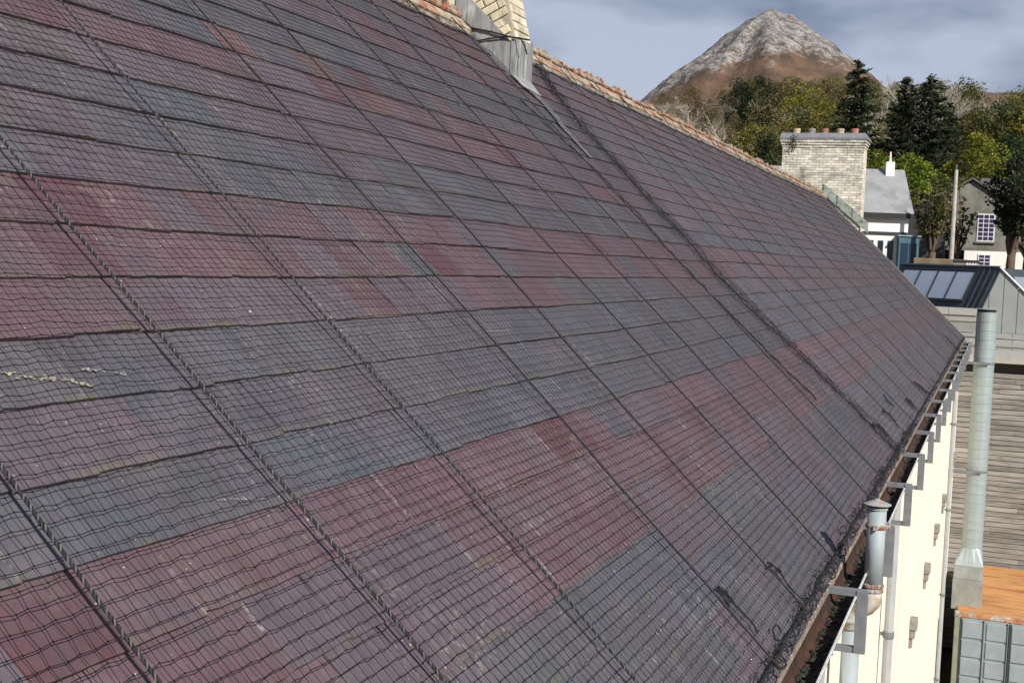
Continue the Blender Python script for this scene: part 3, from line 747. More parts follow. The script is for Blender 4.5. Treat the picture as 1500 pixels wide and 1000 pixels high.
for z, x, y in ((zb+.05, VX, VY), (zb+.02, VX, VY), (zb-.19, LX, LY), (zb-.23, LX, LY), (ztop-.105, VX, VY)):
    MB().tube([(x, y, z-.012), (x, y, z-.006), (x, y, z+.006), (x, y, z+.012)], [VR+.006, VR+.0105, VR+.0105, VR+.006], 20).build('socket_ring', M_RUSTBRIGHT, VP)
MB().box((VX-.012, VY-VR-.028, ztop-.118), (VX+.012, VY-VR-.006, ztop-.092)).box((VX+VR, VY-.012, ztop-.12), (VX+VR+.03, VY+.012, ztop-.075)).build('clamp_bolt', M_RUSTBRIGHT, VP)
MB().tube([(VX, VY, ztop-.001), (VX, VY, ztop+.012)], VR+.006, 20).build('rim', M_PIPE, VP)
for k in range(4):
    q = k*math.pi/2+.6; MB().box((-.004, -.004, 0), (.004, .004, .04), Matrix.Translation((VX+VR*.8*math.cos(q), VY+VR*.8*math.sin(q), ztop+.002))).build('cap_strut', M_GALV, VP)
MB().tube([(VX, VY, ztop+.028), (VX, VY, ztop+.032), (VX, VY, ztop+.054), (VX, VY, ztop+.064)], [.082, .082, .025, .006], 20).build('cap', mat('cap_lead', (.3, .31, .33), .6, var=.25, scale=20, col2=(.33, .27, .22), thr=(.5, .6), s2=12), VP)


# ================================================================== yard: duct, container, timber wall, metal-clad roof light
D_Y = 33.0; dc = (at(1410.5, 800, D_Y)+at(1436, 800, D_Y))/2; DX = dc.x+.01; DR = .235
zt = at(1440, 457, D_Y).z; zt2 = at(1425, 800, D_Y).z
DU = empty('exhaust_duct', (DX, D_Y, zt2-1.45), 'tall round galvanised exhaust duct standing beside the gable', 'duct')
M_DUCT = mat('duct_zinc', (.33, .385, .395), .45, metal=.3, var=.08, scale=3, stretch=(1, 1, 4))
nseg = 26
for i in range(nseg):
    a = zt2+(zt-zt2)*i/nseg; b_ = zt2+(zt-zt2)*(i+1)/nseg
    MB().tube([(DX, D_Y, a+.001), (DX, D_Y, a+.012), (DX, D_Y, a+.014), (DX, D_Y, b_)], [DR+.007, DR+.007, DR, DR], 24).build('duct_section', M_DUCT, DU)
bt = zt2-.55; bb = at(1420, 890, D_Y).z+.02
x0, x1 = at(1396, 860, D_Y).x, at(1438, 860, D_Y).x
tr = MB(); n_ = 16; ring = [(DX+DR*math.cos(2*math.pi*i/n_), D_Y+DR*math.sin(2*math.pi*i/n_), zt2) for i in range(n_)]
def sq(i):
    q = 2*math.pi*i/n_; c, s = math.cos(q), math.sin(q); m_ = max(abs(c), abs(s)); return ((x0+x1)/2+(x1-x0)/2*c/m_, D_Y+.34*s/m_, zt2-.42)
tr.add(ring+[sq(i) for i in range(n_)], [(i, (i+1) % n_, n_+(i+1) % n_, n_+i) for i in range(n_)])
tr.build('transition', M_DUCT, DU)
MB().bev((x0, D_Y-.34, bt-.2), (x1, D_Y+.34, zt2-.425), .01).build('plenum', mat('plenum_zinc', (.30, .32, .31), .5, metal=.3, var=.2, scale=4), DU)
MB().bev((x0-.015, D_Y-.35, bb), (x1+.015, D_Y+.35, bt-.203), .01).build('base_box', mat('base_zinc', (.27, .28, .26), .55, metal=.3, var=.25, scale=4), DU)
for py in (530, 688):
    z = at(1420, py, D_Y).z
    MB().box((WX+.004, D_Y-DR-.05, z-.03), (DX+.12, D_Y-DR-.012, z+.03)).build('strut', M_GALV, DU)
    MB().tube([(DX, D_Y, z-.025), (DX, D_Y, z+.025)], DR+.014, 24).build('strap', M_GALV, DU)
MB().tube([(DX, D_Y, zt+.001), (DX, D_Y, zt+.07)], DR*.86, 24).build('collar', M_DARK, DU)
MB().tube([(DX-.02, D_Y, zt+.071), (DX-.02, D_Y, zt+.085)], DR*1.12, 24).build('rain_plate', M_DUCT, DU)

# container
K_Y = 32.0; kz = at(1400, 895, K_Y).z; kx0 = at(1399, 895, K_Y).x; KW, KL, KH = 2.438, 5.75, 2.55
KO = empty('shipping_container', (kx0+KW/2, K_Y, kz-KH), 'grey blue steel shipping container with rusty orange roof', 'container')
M_KGREY = mat('container_paint', (.225, .265, .29), .6, var=.12, scale=3, col2=(.2, .17, .14), thr=(.66, .75), s2=3)
M_KRUST = mat('container_roof_rust', (.40, .21, .085), .9, var=.3, scale=2.5, col2=(.33, .12, .045), thr=(.52, .6), s2=2.4, stretch=(.35, 3, 1))
koff = KO.location
kb = MB(); kb.box((kx0+.05, K_Y+.07, kz-KH), (kx0+KW-.05, K_Y+KL, kz-.06)); kb.build('body', M_KGREY, KO)
kr = MB()
for i in range(24):                                        # corrugated roof sheet
    a = K_Y+.13+i*(KL-.15)/24; h_ = .0 if i % 2 else .022
    kr.box((kx0+.05, a, kz-.06), (kx0+KW-.05, a+(KL-.15)/24-.002, kz-.024+h_))
kr.build('roof_sheet', M_KRUST, KO)
MB().bev((kx0, K_Y+.01, kz-.12), (kx0+KW, K_Y+.12, kz+.0), .01).build('header', mat('header_rust', (.36, .17, .08), .9, var=.35, scale=6, col2=(.3, .33, .35), thr=(.52, .6), s2=5), KO)
for x in (kx0+.001, kx0+KW-.121):
    MB().bev((x, K_Y-.0, kz-KH), (x+.12, K_Y+.12, kz-.125), .01).build('corner_post', mat('corner_green', (.2, .22, .16), .7, var=.2), KO)
    MB().bev((x-.008, K_Y-.012, kz-.118), (x+.13, K_Y+.15, kz+.008), .012).build('corner_casting', M_RUSTBRIGHT, KO)
for k in range(2):
    a = kx0+.13+k*(KW-.26)/2; wd = (KW-.26)/2-.012
    dr = MB().bev((a, K_Y+.015, kz-KH+.1), (a+wd, K_Y+.07, kz-.13), .01).build('door', M_KGREY, KO)
    for cx in range(2):
        for rz in range(5):
            pw = wd/2-.11; px0 = a+.05+cx*(wd/2); ph_ = (KH-.3)/5
            z0 = kz-KH+.14+rz*ph_
            MB().bev((px0, K_Y-.012, z0+.02), (px0+pw+.03, K_Y+.0145, z0+ph_-.03), .011).build('door_panel', M_KGREY, dr)
    for cx in (.02, wd/2-.035, wd-.05):
        MB().tube([(a+cx+.012, K_Y-.012, kz-KH+.12), (a+cx+.012, K_Y-.012, kz-.14)], .014, 8).build('lock_bar', M_DARK, dr)

# timber clad wall
TY = 38.05
TW = empty('timber_clad_block', (2, TY, -8.75), 'block clad in weathered grey horizontal boards behind the duct', 'building')
ztop_t = at(1450, 546, TY).z
MB().box((-.6, TY+.05, -8.75), (6, TY+3, ztop_t+.45)).build('wall', mat('wall_shadow_gap', (.04, .035, .03), .9), TW)  # near-black base colour stands in for the shade in the gap under the eaves
pz = ztop_t-.0; k = 0; RL = random.Random(4)
PB = mat('weathered_boards', attr=True, rough=.9, var=.4, scale=2.2, stretch=(.7, 1, 9))
while pz > -8.6:
    ph_ = .142; q = RL.uniform(.75, 1.15); x = -.55
    cuts = [x]+sorted([RL.uniform(.3, 4.5) for _ in range(2)])+[6]
    for a, b_ in zip(cuts[:-1], cuts[1:]):
        q = RL.uniform(.7, 1.15); tl = RL.uniform(.0, .012)
        MB().bev((a, TY-.02-tl, pz-ph_+.017), (b_-.004, TY+.05, pz), .004, col=(.225*q, .212*q, .197*q)).build('board', PB, TW)
    pz -= ph_; k += 1
MB().box((-.6, TY-.25, ztop_t+.30), (6, TY+2.9, ztop_t+.5)).build('eaves_trim', mat('pale_trim', (.34, .33, .30), .7, var=.12), TW)

# metal clad block with a glazed monitor roof
ZY = 43.0
ZB = empty('metal_clad_block', (1, ZY, -8.75), 'pale metal clad block with dark framed sloping roof glazing', 'building')
M_ZINC = mat('pale_zinc_panel', (.30, .32, .315), .5, metal=.25, var=.1, scale=1.2)
M_ZDARK = mat('dark_zinc', (.055, .07, .085), .5, metal=.2, var=.2, scale=3)
zA = at(1465, 393, ZY); zL = at(1432, 461, ZY); zb_ = at(1460, 488, ZY).z; rr = at(1500, 428, ZY)
slope_r = (rr.z-zA.z)/(rr.x-zA.x); xr_ = 4.2; zr_ = max(zA.z+slope_r*(xr_-zA.x), zb_+.05)
RD = Vector((-.80, .60, 0)); LENR = 3.9
xr_ = zA.x+(zb_+.3-zA.z)/slope_r
MB().box((-4, ZY+.3, -8.75), (6, ZY+6, zb_-.2)).build('wall', mat('metal_wall', (.34, .34, .32), .6, var=.1), ZB)
# gable panels with standing seams
gx = [zL.x, zL.x+.28, zA.x-.05]; x = zA.x+.22
edges = [zL.x+.02]
v = zL.x+.3
while v < 5.5: edges.append(v); v += .42
def ztopx(x):
    return zL.z+(zA.z-zL.z)*(x-zL.x)/(zA.x-zL.x) if x < zA.x else zA.z+slope_r*(x-zA.x)
for a, b_ in zip(edges[:-1], edges[1:]):
    a2, b2 = a+.008, b_-.008
    top = [(b2, ztopx(b2))]+([(zA.x, zA.z)] if a2 < zA.x < b2 else [])+[(a2, ztopx(a2))]
    top = [(x_, max(z_, zb_+.03)) for x_, z_ in top]
    MB().prism([(a2, ZY, zb_), (b2, ZY, zb_)]+[(x_, ZY, z_) for x_, z_ in top], (0, .05, 0)).build('gable_panel', M_ZINC, ZB)
MB().prism([(zL.x, ZY+.055, zb_-.1), (6, ZY+.055, zb_-.1), (6, ZY+.055, zb_+.02), (xr_, ZY+.055, zb_+.1), (zA.x, ZY+.055, zA.z-.03), (zL.x+.02, ZY+.055, zL.z-.03)], (0, .1, 0)).build('gable_backing', M_DARK, ZB)
# left slope: skewed prism running back
def onslope(u, v): return zA.lerp(zL, v)+RD*(u*LENR)
nrm = (zL-zA).cross(RD).normalized()
if nrm.y > 0: nrm = -nrm
def slab(u0, u1, v0, v1, d0, d1, name, mt, par):
    P = [onslope(u0, v0)+nrm*d0, onslope(u1, v0)+nrm*d0, onslope(u1, v1)+nrm*d0, onslope(u0, v1)+nrm*d0]
    return MB().prism(P, nrm*(d1-d0)).build(name, mt, par)
sr = slab(-.01, 1, 0, 1, -.12, 0, 'roof_slope', M_ZDARK, ZB)
M_GLASS = mat('roof_glass', (.86, .88, .85), .15, metal=.2, var=.0, spec=1.0)
M_GLASS.node_tree.nodes['Principled BSDF'].inputs['Metallic'].default_value = .85
M_GLASS.node_tree.nodes['Principled BSDF'].inputs['Base Color'].default_value = (.9, .93, .92, 1)
for i in range(4):
    u0 = .21+i*.182; g_ = slab(u0, u0+.172, .11, .70, .004, .03, 'pane', M_GLASS, sr)
for i in range(5):
    u0 = .21+i*.182-.010; slab(u0+.001, u0+.009, .09, .72, .004, .06, 'glazing_bar', M_DARK, sr)
slab(.195, .96, .065, .088, .004, .05, 'frame_rail', M_DARK, sr); slab(.195, .96, .722, .75, .004, .05, 'frame_rail', M_DARK, sr)
for i in range(3): slab(.02+i*.055, .032+i*.055, .02, .98, .004, .035, 'standing_seam', M_ZDARK, sr)
MB().tube([zA+Vector((0, -.03, .03)), Vector((xr_, ZY-.03, zb_+.33))], .04, 6).build('verge_trim', M_ZINC, ZB)
MB().tube([zA+Vector((0, .02, .03)), zA+RD*LENR+Vector((0, 0, .03))], .05, 6).build('ridge_cap', M_ZDARK, ZB)
MB().prism([(zA.x, ZY+1.4, zA.z-.0), (6, ZY+1.4, zA.z-.0), (6, ZY+.9, zA.z-.9), (zA.x, ZY+.9, zA.z-.9)], (0, .15, 0)).build('roof_slope', M_ZDARK, ZB)
for i in range(4):
    x_ = zA.x+.45+i*.55; MB().prism([(x_, ZY+1.37, zA.z-.16), (x_+.5, ZY+1.37, zA.z-.16), (x_+.5, ZY+.97, zA.z-.76), (x_, ZY+.97, zA.z-.76)], (0, -.05, 0)).build('pane', M_GLASS, ZB)
# stacked metal bands below the roof
zz = at(1410, 450, 42.6).z; RL = random.Random(2)
for i, (p0, p1, ca) in enumerate([(451, 461, .55), (463, 470, .5), (472, 484, .42), (486, 492, .5), (494, 503, .55), (506, 516, .5), (518, 524, .48), (526, 531, .5)]):
    za, zb2 = at(1410, p0, 42.6).z, at(1410, p1, 42.6).z; pr = .0 if i % 2 else .05
    for j in range(9):
        a = -3.4+j*.95
        if p0 < 486 and a > zL.x-.1: continue
        MB().box((a+.006, 42.62-pr, zb2), (min(a+.944, zL.x-.02) if p0 < 486 else a+.944, 42.9, za)).build('metal_band', mat('band_%d' % i, (ca*.72, ca*.72, ca*.67), .55, metal=.2, var=.1, scale=2), ZB)

# ================================================================== houses on the rise behind
HY = 95.0
pe = at(1337, 312, HY); pr_ = at(1324, 249, HY+4.2); pl_ = Vector((pe.x-9, 0, 0))
ANG = R(14); UX = Vector((math.cos(ANG), math.sin(ANG), 0)); UY = Vector((-math.sin(ANG), math.cos(ANG), 0))
corner = Vector((pe.x-.25, HY, 0)); ground_h = terr(corner.x, HY)
WH = empty('white_house', (corner.x, HY, ground_h), 'white rendered house with pale slate roof behind the far chimney', 'house')
ez, rz_ = pe.z, pr_.z; DEP = 8.6; WID = 10.
def hp(u, v, z): return Vector((corner.x, HY, 0))+UX*(-u)+UY*v+Vector((0, 0, z))
M_WHITE_R = mat('white_render', (.78, .78, .74), .9, var=.04)
M_PSLATE = mat('pale_slate_roof', (.26, .265, .275), .75, var=.12, scale=1.5, col2=(.2, .205, .21), thr=(.5, .62), s2=.6)
def hbox(u0, u1, v0, v1, z0, z1, name, mt, par):
    P = [hp(u0, v0, z0), hp(u1, v0, z0), hp(u1, v1, z0), hp(u0, v1, z0)]
    return MB().prism(P, (0, 0, z1-z0)).build(name, mt, par)
gz = MB().prism([hp(0, 0, ground_h-1), hp(0, DEP, ground_h-1), hp(0, DEP, ez-.15), hp(0, DEP/2, rz_-.25), hp(0, 0, ez-.15)], UX*-WID).build('wall', M_WHITE_R, WH)
ov = .28
rf = MB().prism([hp(-ov, -.35, ez-.05), hp(-ov, DEP/2, rz_), hp(-ov, DEP/2, rz_-.16), hp(-ov, -.35, ez-.21)], UX*-(WID+ov)) \
    .prism([hp(-ov, DEP+.35, ez-.05), hp(-ov, DEP/2, rz_), hp(-ov, DEP/2, rz_-.16), hp(-ov, DEP+.35, ez-.21)], UX*-(WID+ov)).build('roof', M_PSLATE, WH)
hbox(-ov, WID, -.42, -.352, ez-.42, ez-.08, 'eaves_board', mat('black_gutter', (.02, .02, .022), .5), WH)
chz = at(1321, 238, HY+3.6).z; u_c = .55
ch_ = hbox(u_c, u_c+.6, DEP/2-.75, DEP/2-.15, rz_-1.2, chz, 'chimney', M_WHITE_R, rf)
pt_ = hp(u_c+.3, DEP/2-.45, chz)
MB().tube([pt_, pt_+Vector((0, 0, .12)), pt_+Vector((0, 0, .5)), pt_+Vector((0, 0, .75))], [.11, .09, .08, .05], 8).build('pot', mat('pale_pot', (.6, .58, .52), .8), rf)
# shopfront below a dark string course
mid = at(1300, 341, HY).z
hbox(-.05, WID, -.12, -.003, mid-.12, mid+.06, 'string_course', M_DARK, WH)
M_TEAL = mat('teal_paint', (.05, .12, .15), .5, var=.2, scale=3)
hbox(-.65, .7, -.9, 1.6, ground_h-1, mid-.25, 'teal_annexe', M_TEAL, WH)
hbox(-.75, .8, -1.0, 1.7, mid-.245, mid-.15, 'annexe_roof', mat('annexe_lead', (.2, .26, .28), .6), WH)
for u in (.95, 1.62, 2.3, 3.0):
    wn = hbox(u, u+.38, -.05, -.002, mid-1.9, mid-.55, 'window', mat('dark_window_frame', (.05, .07, .08), .5), WH)
    hbox(u+.05, u+.33, -.065, -.052, mid-1.84, mid-.61, 'pane', mat('dark_glass', (.015, .02, .025), .1, var=0, spec=.6), wn)
for u in (-.5, .08):
    hbox(u, u+.5, -.93, -.902, mid-3.0, mid-.7, 'annexe_window', mat('dark_teal', (.02, .035, .06), .25, var=.1), WH)

# dark barn
BY = 104.0
a = at(1332, 302, BY); b_ = at(1386, 279, BY); g0 = terr(a.x, BY)
BN = empty('dark_barn', (b_.x, BY, g0), 'dark blue grey barn with low slate roof beside the grey gable house', 'barn')
MB().prism([(a.x, BY, g0-1), (b_.x+.1, BY, g0-1), (b_.x+.1, BY, b_.z-.2), (a.x, BY, a.z-.2)], (0, 5, 0)).build('wall', mat('barn_wall', (.03, .033, .04), .8, var=.3), BN)
MB().prism([(a.x-.5, BY-.2, a.z-.35), (b_.x, BY-.2, b_.z), (b_.x, BY-.2, b_.z-.16), (a.x-.5, BY-.2, a.z-.52)], (0, 5.4, 0)).build('roof', mat('barn_slate', (.10, .10, .11), .8, var=.2), BN)

# grey gable house
GY = 106.0
ap_ = at(1425, 265, GY); rk = at(1466, 291, GY); sl_ = (rk.z-ap_.z)/(rk.x-ap_.x); HW = 4.6
gg = terr(ap_.x, GY); ez2 = ap_.z+sl_*HW
GH = empty('gable_house', (ap_.x, GY, gg), 'grey rendered gable house with white lower storey between trees', 'house')
zw = at(1420, 367, GY).z
M_GREYR = mat('grey_render', (.19, .19, .165), .9, var=.3, scale=.8, col2=(.12, .12, .10), thr=(.5, .64), s2=.7)
MB().prism([(ap_.x-HW, GY, zw), (ap_.x+HW, GY, zw), (ap_.x+HW, GY, ez2), (ap_.x, GY, ap_.z), (ap_.x-HW, GY, ez2)], (0, 9, 0)).build('wall', M_GREYR, GH)
MB().box((at(1412, 380, GY).x, GY-.03, gg-1), (ap_.x+HW+.03, GY+9, zw-.002)).build('lower_wall', M_WHITE_R, GH)
for s_ in (-1, 1):
    MB().prism([(ap_.x, GY-.25, ap_.z+.28), (ap_.x+s_*(HW+.4), GY-.25, ez2+.28+sl_*.4), (ap_.x+s_*(HW+.4), GY-.25, ez2+.1+sl_*.4), (ap_.x, GY-.25, ap_.z+.1)], (0, 9.5, 0)).build('roof', mat('gable_slate', (.09, .085, .09), .8, var=.2), GH)
a = at(1437, 268, GY+4)
MB().prism([(a.x, GY+3, a.z+.3), (a.x+9, GY+3, a.z+.2), (a.x+9, GY+1, a.z-2.2), (a.x, GY+1, a.z-2.2)], (0, .3, 0)).build('wing_roof', mat('gable_slate'), GH)
def window(px0, py0, px1, py1, Y, nx_, nz_, par, fr, gl):
    a, b_ = at(px0, py0, Y), at(px1, py1, Y)
    wn = MB().box((a.x, Y-.06, b_.z), (b_.x, Y-.001, a.z)).build('window', fr, par)
    pw, ph_ = (b_.x-a.x-.10)/nx_, (a.z-b_.z-.10)/nz_
    for i in range(nx_):
        for j in range(nz_):
            MB().box((a.x+.05+i*pw+.03, Y-.075, b_.z+.05+j*ph_+.03), (a.x+.05+(i+1)*pw-.03, Y-.0605, b_.z+.05+(j+1)*ph_-.03)).build('pane', gl, wn)
    MB().box((a.x-.1, Y-.16, b_.z-.14), (b_.x+.1, Y-.001, b_.z-.005)).build('sill', mat('stone_sill', (.2, .2, .18), .9), wn)
M_SASH = mat('white_sash', (.75, .75, .78), .5, var=.03)
M_VGL = mat('violet_glass', (.03, .025, .07), .12, var=0, spec=.6)
window(1433, 313, 1456, 354, GY, 3, 6, GH, M_SASH, M_VGL); window(1433, 372, 1451, 390, GY-.035, 2, 3, GH, M_SASH, M_VGL)
# garden wall, railing, pole
gw0, gw1 = at(1338, 382, 88), at(1416, 382, 88)
GW = MB().bev((gw0.x, 88, gw0.z-2), (gw1.x, 88.3, at(1380, 379, 88).z), .03).build('garden_wall', mat('ochre_wall', (.17, .135, .085), .9, var=.3, scale=1.5))
tag(GW, 'low ochre garden wall in front of the grey gable house', 'wall')
rl0, rl1 = at(1398, 384, 84), at(1432, 386, 84)
RA = empty('railing', (rl0.x, 84, rl0.z-.9), 'dark flat topped railing in front of the white lower storey', 'railing')
MB().bev((rl0.x-.1, 83.9, rl0.z), (rl1.x+.1, 84.6, rl0.z+.16), .03).build('top_rail', M_DARK, RA)
for i in range(9):
    x_ = rl0.x+(rl1.x-rl0.x)*i/8; MB().box((x_-.03, 84, rl0.z-.9), (x_+.03, 84.06, rl0.z-.001)).build('baluster', mat('pale_baluster', (.5, .5, .46), .7), RA)
pp, pb_ = at(1401, 249, 92), at(1392.5, 392, 92)
PO = empty('utility_pole', (pb_.x, 92, pb_.z-1.5), 'pale leaning timber utility pole in front of the gable house', 'pole')
MB().tube([(pb_.x-.06, 92, pb_.z-2.0), pb_, (pp+pb_)/2, pp], [.17, .165, .145, .12], 10).build('shaft', mat('pole_timber', (.40, .37, .34), .85, var=.2, scale=4), PO)
MB().tube([pp, pp+Vector((0, 0, .35))], .05, 6).build('pin', M_GALV, PO)

# ================================================================== trees
def leafmat(n): return mat(n, attr=True, rough=.75, var=.12, scale=.5, trans=.4, spec=.25)
M_LEAF = leafmat('leaves'); M_BARK = mat('bark', (.11, .09, .07), .95, var=.3, scale=3); M_PBARK = mat('pale_bark', (.42, .39, .34), .95, var=.25, scale=2); M_TWIG = mat('grey_twigs', (.36, .33, .28), .95, var=.25, scale=1)
def branch_pts(p, d, L, n, q, bendup=.15):
    pts = [p.copy()]
    for i in range(n):
        d = (d+Vector((q.gauss(0, .16), q.gauss(0, .16), q.gauss(bendup, .12)))).normalized(); p = p+d*(L/n); pts.append(p.copy())
    return pts, d
def leaf_cloud(cents, n, size, q, cols):
    V_ = np.zeros((n, 4, 3)); C_ = np.zeros((n, 4, 4)); C_[..., 3] = 1
    for i in range(n):
        c, r, tint = cents[q.randrange(len(cents))]
        while True:
            v = Vector((q.uniform(-1, 1), q.uniform(-1, 1), q.uniform(-1, 1)))
            if .05 < v.length < 1: break
        v = v.normalized()*(v.length**.5)
        p = c+Vector((v.x*r, v.y*r, v.z*r*.8)); s = size*q.uniform(.6, 1.3)
        a = Vector((q.gauss(0, 1), q.gauss(0, 1), q.gauss(0, .6))).normalized(); b_ = a.cross(Vector((q.gauss(0, 1), q.gauss(0, 1), q.gauss(0, 1)))).normalized()
        V_[i] = [p-a*s*.5, p+b_*s*.32, p+a*s*.5, p-b_*s*.32]
        k = cols[q.randrange(len(cols))]; m_ = tint*q.uniform(.75, 1.25)
        C_[i, :, :3] = [x_*m_ for x_ in k]
    return V_.reshape(-1, 3), C_.reshape(-1, 4)
def leaf_obj(name, V_, C_, mt, parent):
    n = len(V_)//4; me = bpy.data.meshes.new(name); me.vertices.add(len(V_)); me.vertices.foreach_set('co', V_.astype(np.float32).ravel())
    me.loops.add(4*n); me.loops.foreach_set('vertex_index', np.arange(4*n, dtype=np.int32)); me.polygons.add(n)
    me.polygons.foreach_set('loop_start', np.arange(0, 4*n, 4, dtype=np.int32)); me.polygons.foreach_set('loop_total', np.full(n, 4, dtype=np.int32))
    a = me.color_attributes.new('Col', 'FLOAT_COLOR', 'POINT'); a.data.foreach_set('color', C_.astype(np.float32).ravel())
    me.materials.append(mt); me.update()
    o = bpy.data.objects.new(name, me); COL.objects.link(o); o.parent = parent; return o
def broadleaf(name, base, H, RAD, cols, seed, n=2600, size=.5, bark=None, crown0=.25, label='', group=None, cat='tree'):
    q = random.Random(seed); T = empty(name, base, label, cat, group); tk = MB(); cents = []
    hc = H*.55
    pts, d = branch_pts(Vector((0, 0, -.5)), Vector((q.uniform(-.08, .08), q.uniform(-.08, .08), 1)), H*.6, 6, q, .3)
    tk.tube(pts, [H*.026*(1-.1*i) for i in range(7)], 7)
    for i in range(13):
        f = q.uniform(crown0, 1); a = q.uniform(0, 6.283); p = pts[min(6, int(f*6))]
        L = RAD*q.uniform(.6, 1.0); bp, _ = branch_pts(p, Vector((math.cos(a), math.sin(a), q.uniform(.15, .9))), L, 4, q)
        tk.tube(bp, [H*.011*(1-.2*j) for j in range(5)], 5, caps=False)
    nc = 26
    for i in range(nc):
        z = crown0*H+(1-crown0)*H*(i+.5)/nc; f = (z/H-crown0)/(1-crown0)
        rr_ = RAD*math.sqrt(max(.05, 1-(f*2-.85)**2/1.35)); a = i*2.4+q.uniform(-.4, .4); rad = rr_*q.uniform(.35, .85)
        cents.append((Vector((math.cos(a)*rad, math.sin(a)*rad, z-RAD*.12)), RAD*q.uniform(.26, .44), q.uniform(.7, 1.2)))
    o = tk.v; tko = obj('trunk', tk.v, tk.f, bark or M_BARK, T, smooth=True)
    V_, C_ = leaf_cloud(cents, n, size, q, cols); leaf_obj('crown', V_, C_, M_LEAF, T); return T
def conifer(name, base, H, RAD, cols, seed, label, n=4200, group=None):
    q = random.Random(seed); T = empty(name, base, label, 'tree', group)
    obj('trunk', *(lambda m_: (m_.v, m_.f))(MB().tube([(0, 0, -.5), (0, 0, H*.5), (0, 0, H)], [H*.018, H*.011, .03], 7)), M_BARK, T, smooth=True)
    V_ = np.zeros((n, 4, 3)); C_ = np.zeros((n, 4, 4)); C_[..., 3] = 1; i = 0
    brs = []
    z = H*.08
    while z < H*.985:
        f = 1-z/H; L = RAD*(f**.75)*q.uniform(.65, 1.12)+.15
        for k in range(5 if f > .15 else 3): brs.append((z+q.uniform(-.3, .3), q.uniform(0, 6.283), L*q.uniform(.6, 1.12), q.uniform(.6, 1.25)))
        z += H*.022*(.5+f)
    wts = [b_[2] for b_ in brs]
    for i in range(n):
        z, a, L, tint = q.choices(brs, wts)[0]; u = q.random()**.7; d = Vector((math.cos(a), math.sin(a), 0))
        p = Vector((0, 0, z))+d*(u*L)+Vector((0, 0, -.28*u*L+.30*u*u*L))+Vector((q.gauss(0, .09*L+.04), q.gauss(0, .09*L+.04), q.gauss(0, .10)))
        s = q.uniform(.35, .75)*(.55+.06*RAD); al = (d+Vector((q.gauss(0, .5), q.gauss(0, .5), q.gauss(-.1, .4)))).normalized(); b_ = al.cross(Vector((q.gauss(0, .6), q.gauss(0, .6), 1))).normalized()
        V_[i] = [p-al*s*.5, p+b_*s*.2, p+al*s*.6, p-b_*s*.2]
        kc = cols[q.randrange(len(cols))]; C_[i, :, :3] = [x_*tint*q.uniform(.7, 1.3) for x_ in kc]
    leaf_obj('crown', V_.reshape(-1, 3), C_.reshape(-1, 4), M_LEAF, T); return T
def bare(name, base, H, RAD, seed, label, bark, twig=None, group=None, lean=0., depth=4):
    q = random.Random(seed); T = empty(name, base, label, 'tree', group); tk, tw = MB(), MB()
    def grow(p, d, L, r, lev):
        n_ = 4; pts, d2 = branch_pts(p, d, L, n_, q, .05)
        (tk if lev < 2 else tw).tube(pts, [r*(1-.42*i/n_) for i in range(n_+1)], 5 if lev < 2 else 3, caps=False)
        if lev >= depth: return
        for k in range(4 if lev else 6):
            f = q.uniform(.35, 1) if k else 1
            pp_ = pts[min(n_, int(round(f*n_)))]; a = q.uniform(0, 6.283); sp = q.uniform(.45, 1.0)
            dd = (d2+Vector((math.cos(a)*sp, math.sin(a)*sp, q.uniform(-.1, .35)))).normalized(); grow(pp_, dd, L*q.uniform(.5, .74), r*.52, lev+1)
    grow(Vector((0, 0, -.4)), Vector((lean, 0, 1)).normalized(), H*.38, H*.020, 0)
    obj('trunk', tk.v, tk.f, bark, T); obj('crown', tw.v, tw.f, twig or bark, T); return T
def clone(T, loc, sc, rz, label=None):
    r = T.copy(); COL.objects.link(r); r.location = loc; r.scale = sc; r.rotation_euler = (0, 0, rz)
    if label: r['label'] = label
    for ch in list(T.children): c = ch.copy(); COL.objects.link(c); c.parent = r
    return r
def spot(px, pytop, Y):
    p = at(px, pytop, Y); g_ = terr(p.x, Y); return Vector((p.x, Y, g_)), p.z-g_
DKG = [(.046, .064, .033), (.036, .052, .030), (.06, .072, .036)]; MIDG = [(.06, .08, .026), (.08, .095, .03), (.05, .065, .026)]
BRT = [(.14, .19, .02), (.19, .23, .025), (.10, .15, .02)]; YEL = [(.20, .19, .025), (.15, .16, .025), (.24, .20, .03)]; OLV = [(.19, .175, .06), (.22, .19, .065), (.14, .14, .05)]; BRN = [(.20, .15, .085), (.25, .19, .115), (.15, .115, .07)]; RED = [(.20, .11, .065), (.16, .095, .06)]
def size_at(px, Y): return px*Y/FPX*1.05
p, h = spot(1259, 86, 150); conifer('spruce_tree', p, h, 5.2, DKG, 1, 'tall dark spruce with thin pointed top above the far chimney', n=9000)
p, h = spot(1331, 112, 150); conifer('spruce_tree', p, h, 5.2, DKG, 2, 'dark spruce, shorter of the close pair above the white house', n=9000)
p, h = spot(1366, 108, 152); conifer('spruce_tree', p, h, 5.6, DKG, 3, 'dark spruce with ragged top, the one of the pair nearer the pole', n=9500)
p, h = spot(1392, 150, 156); conifer('spruce_tree', p, h, 3.6, [(.04, .05, .028), (.03, .04, .022)], 14, 'lower brownish spruce beside the ragged spruce pair', n=4000)
p, h = spot(1437, 196, 125); broadleaf('bright_tree', p, h, 3.0, YEL+BRT, 4, n=9000, size=.26, crown0=.1, label='rounded bright yellow green tree above the gable house')
p, h = spot(1480, 150, 160); broadleaf('green_tree', p, h, 4.8, MIDG, 5, n=8000, size=.3, label='mid green tree at the upper right edge of the wood')
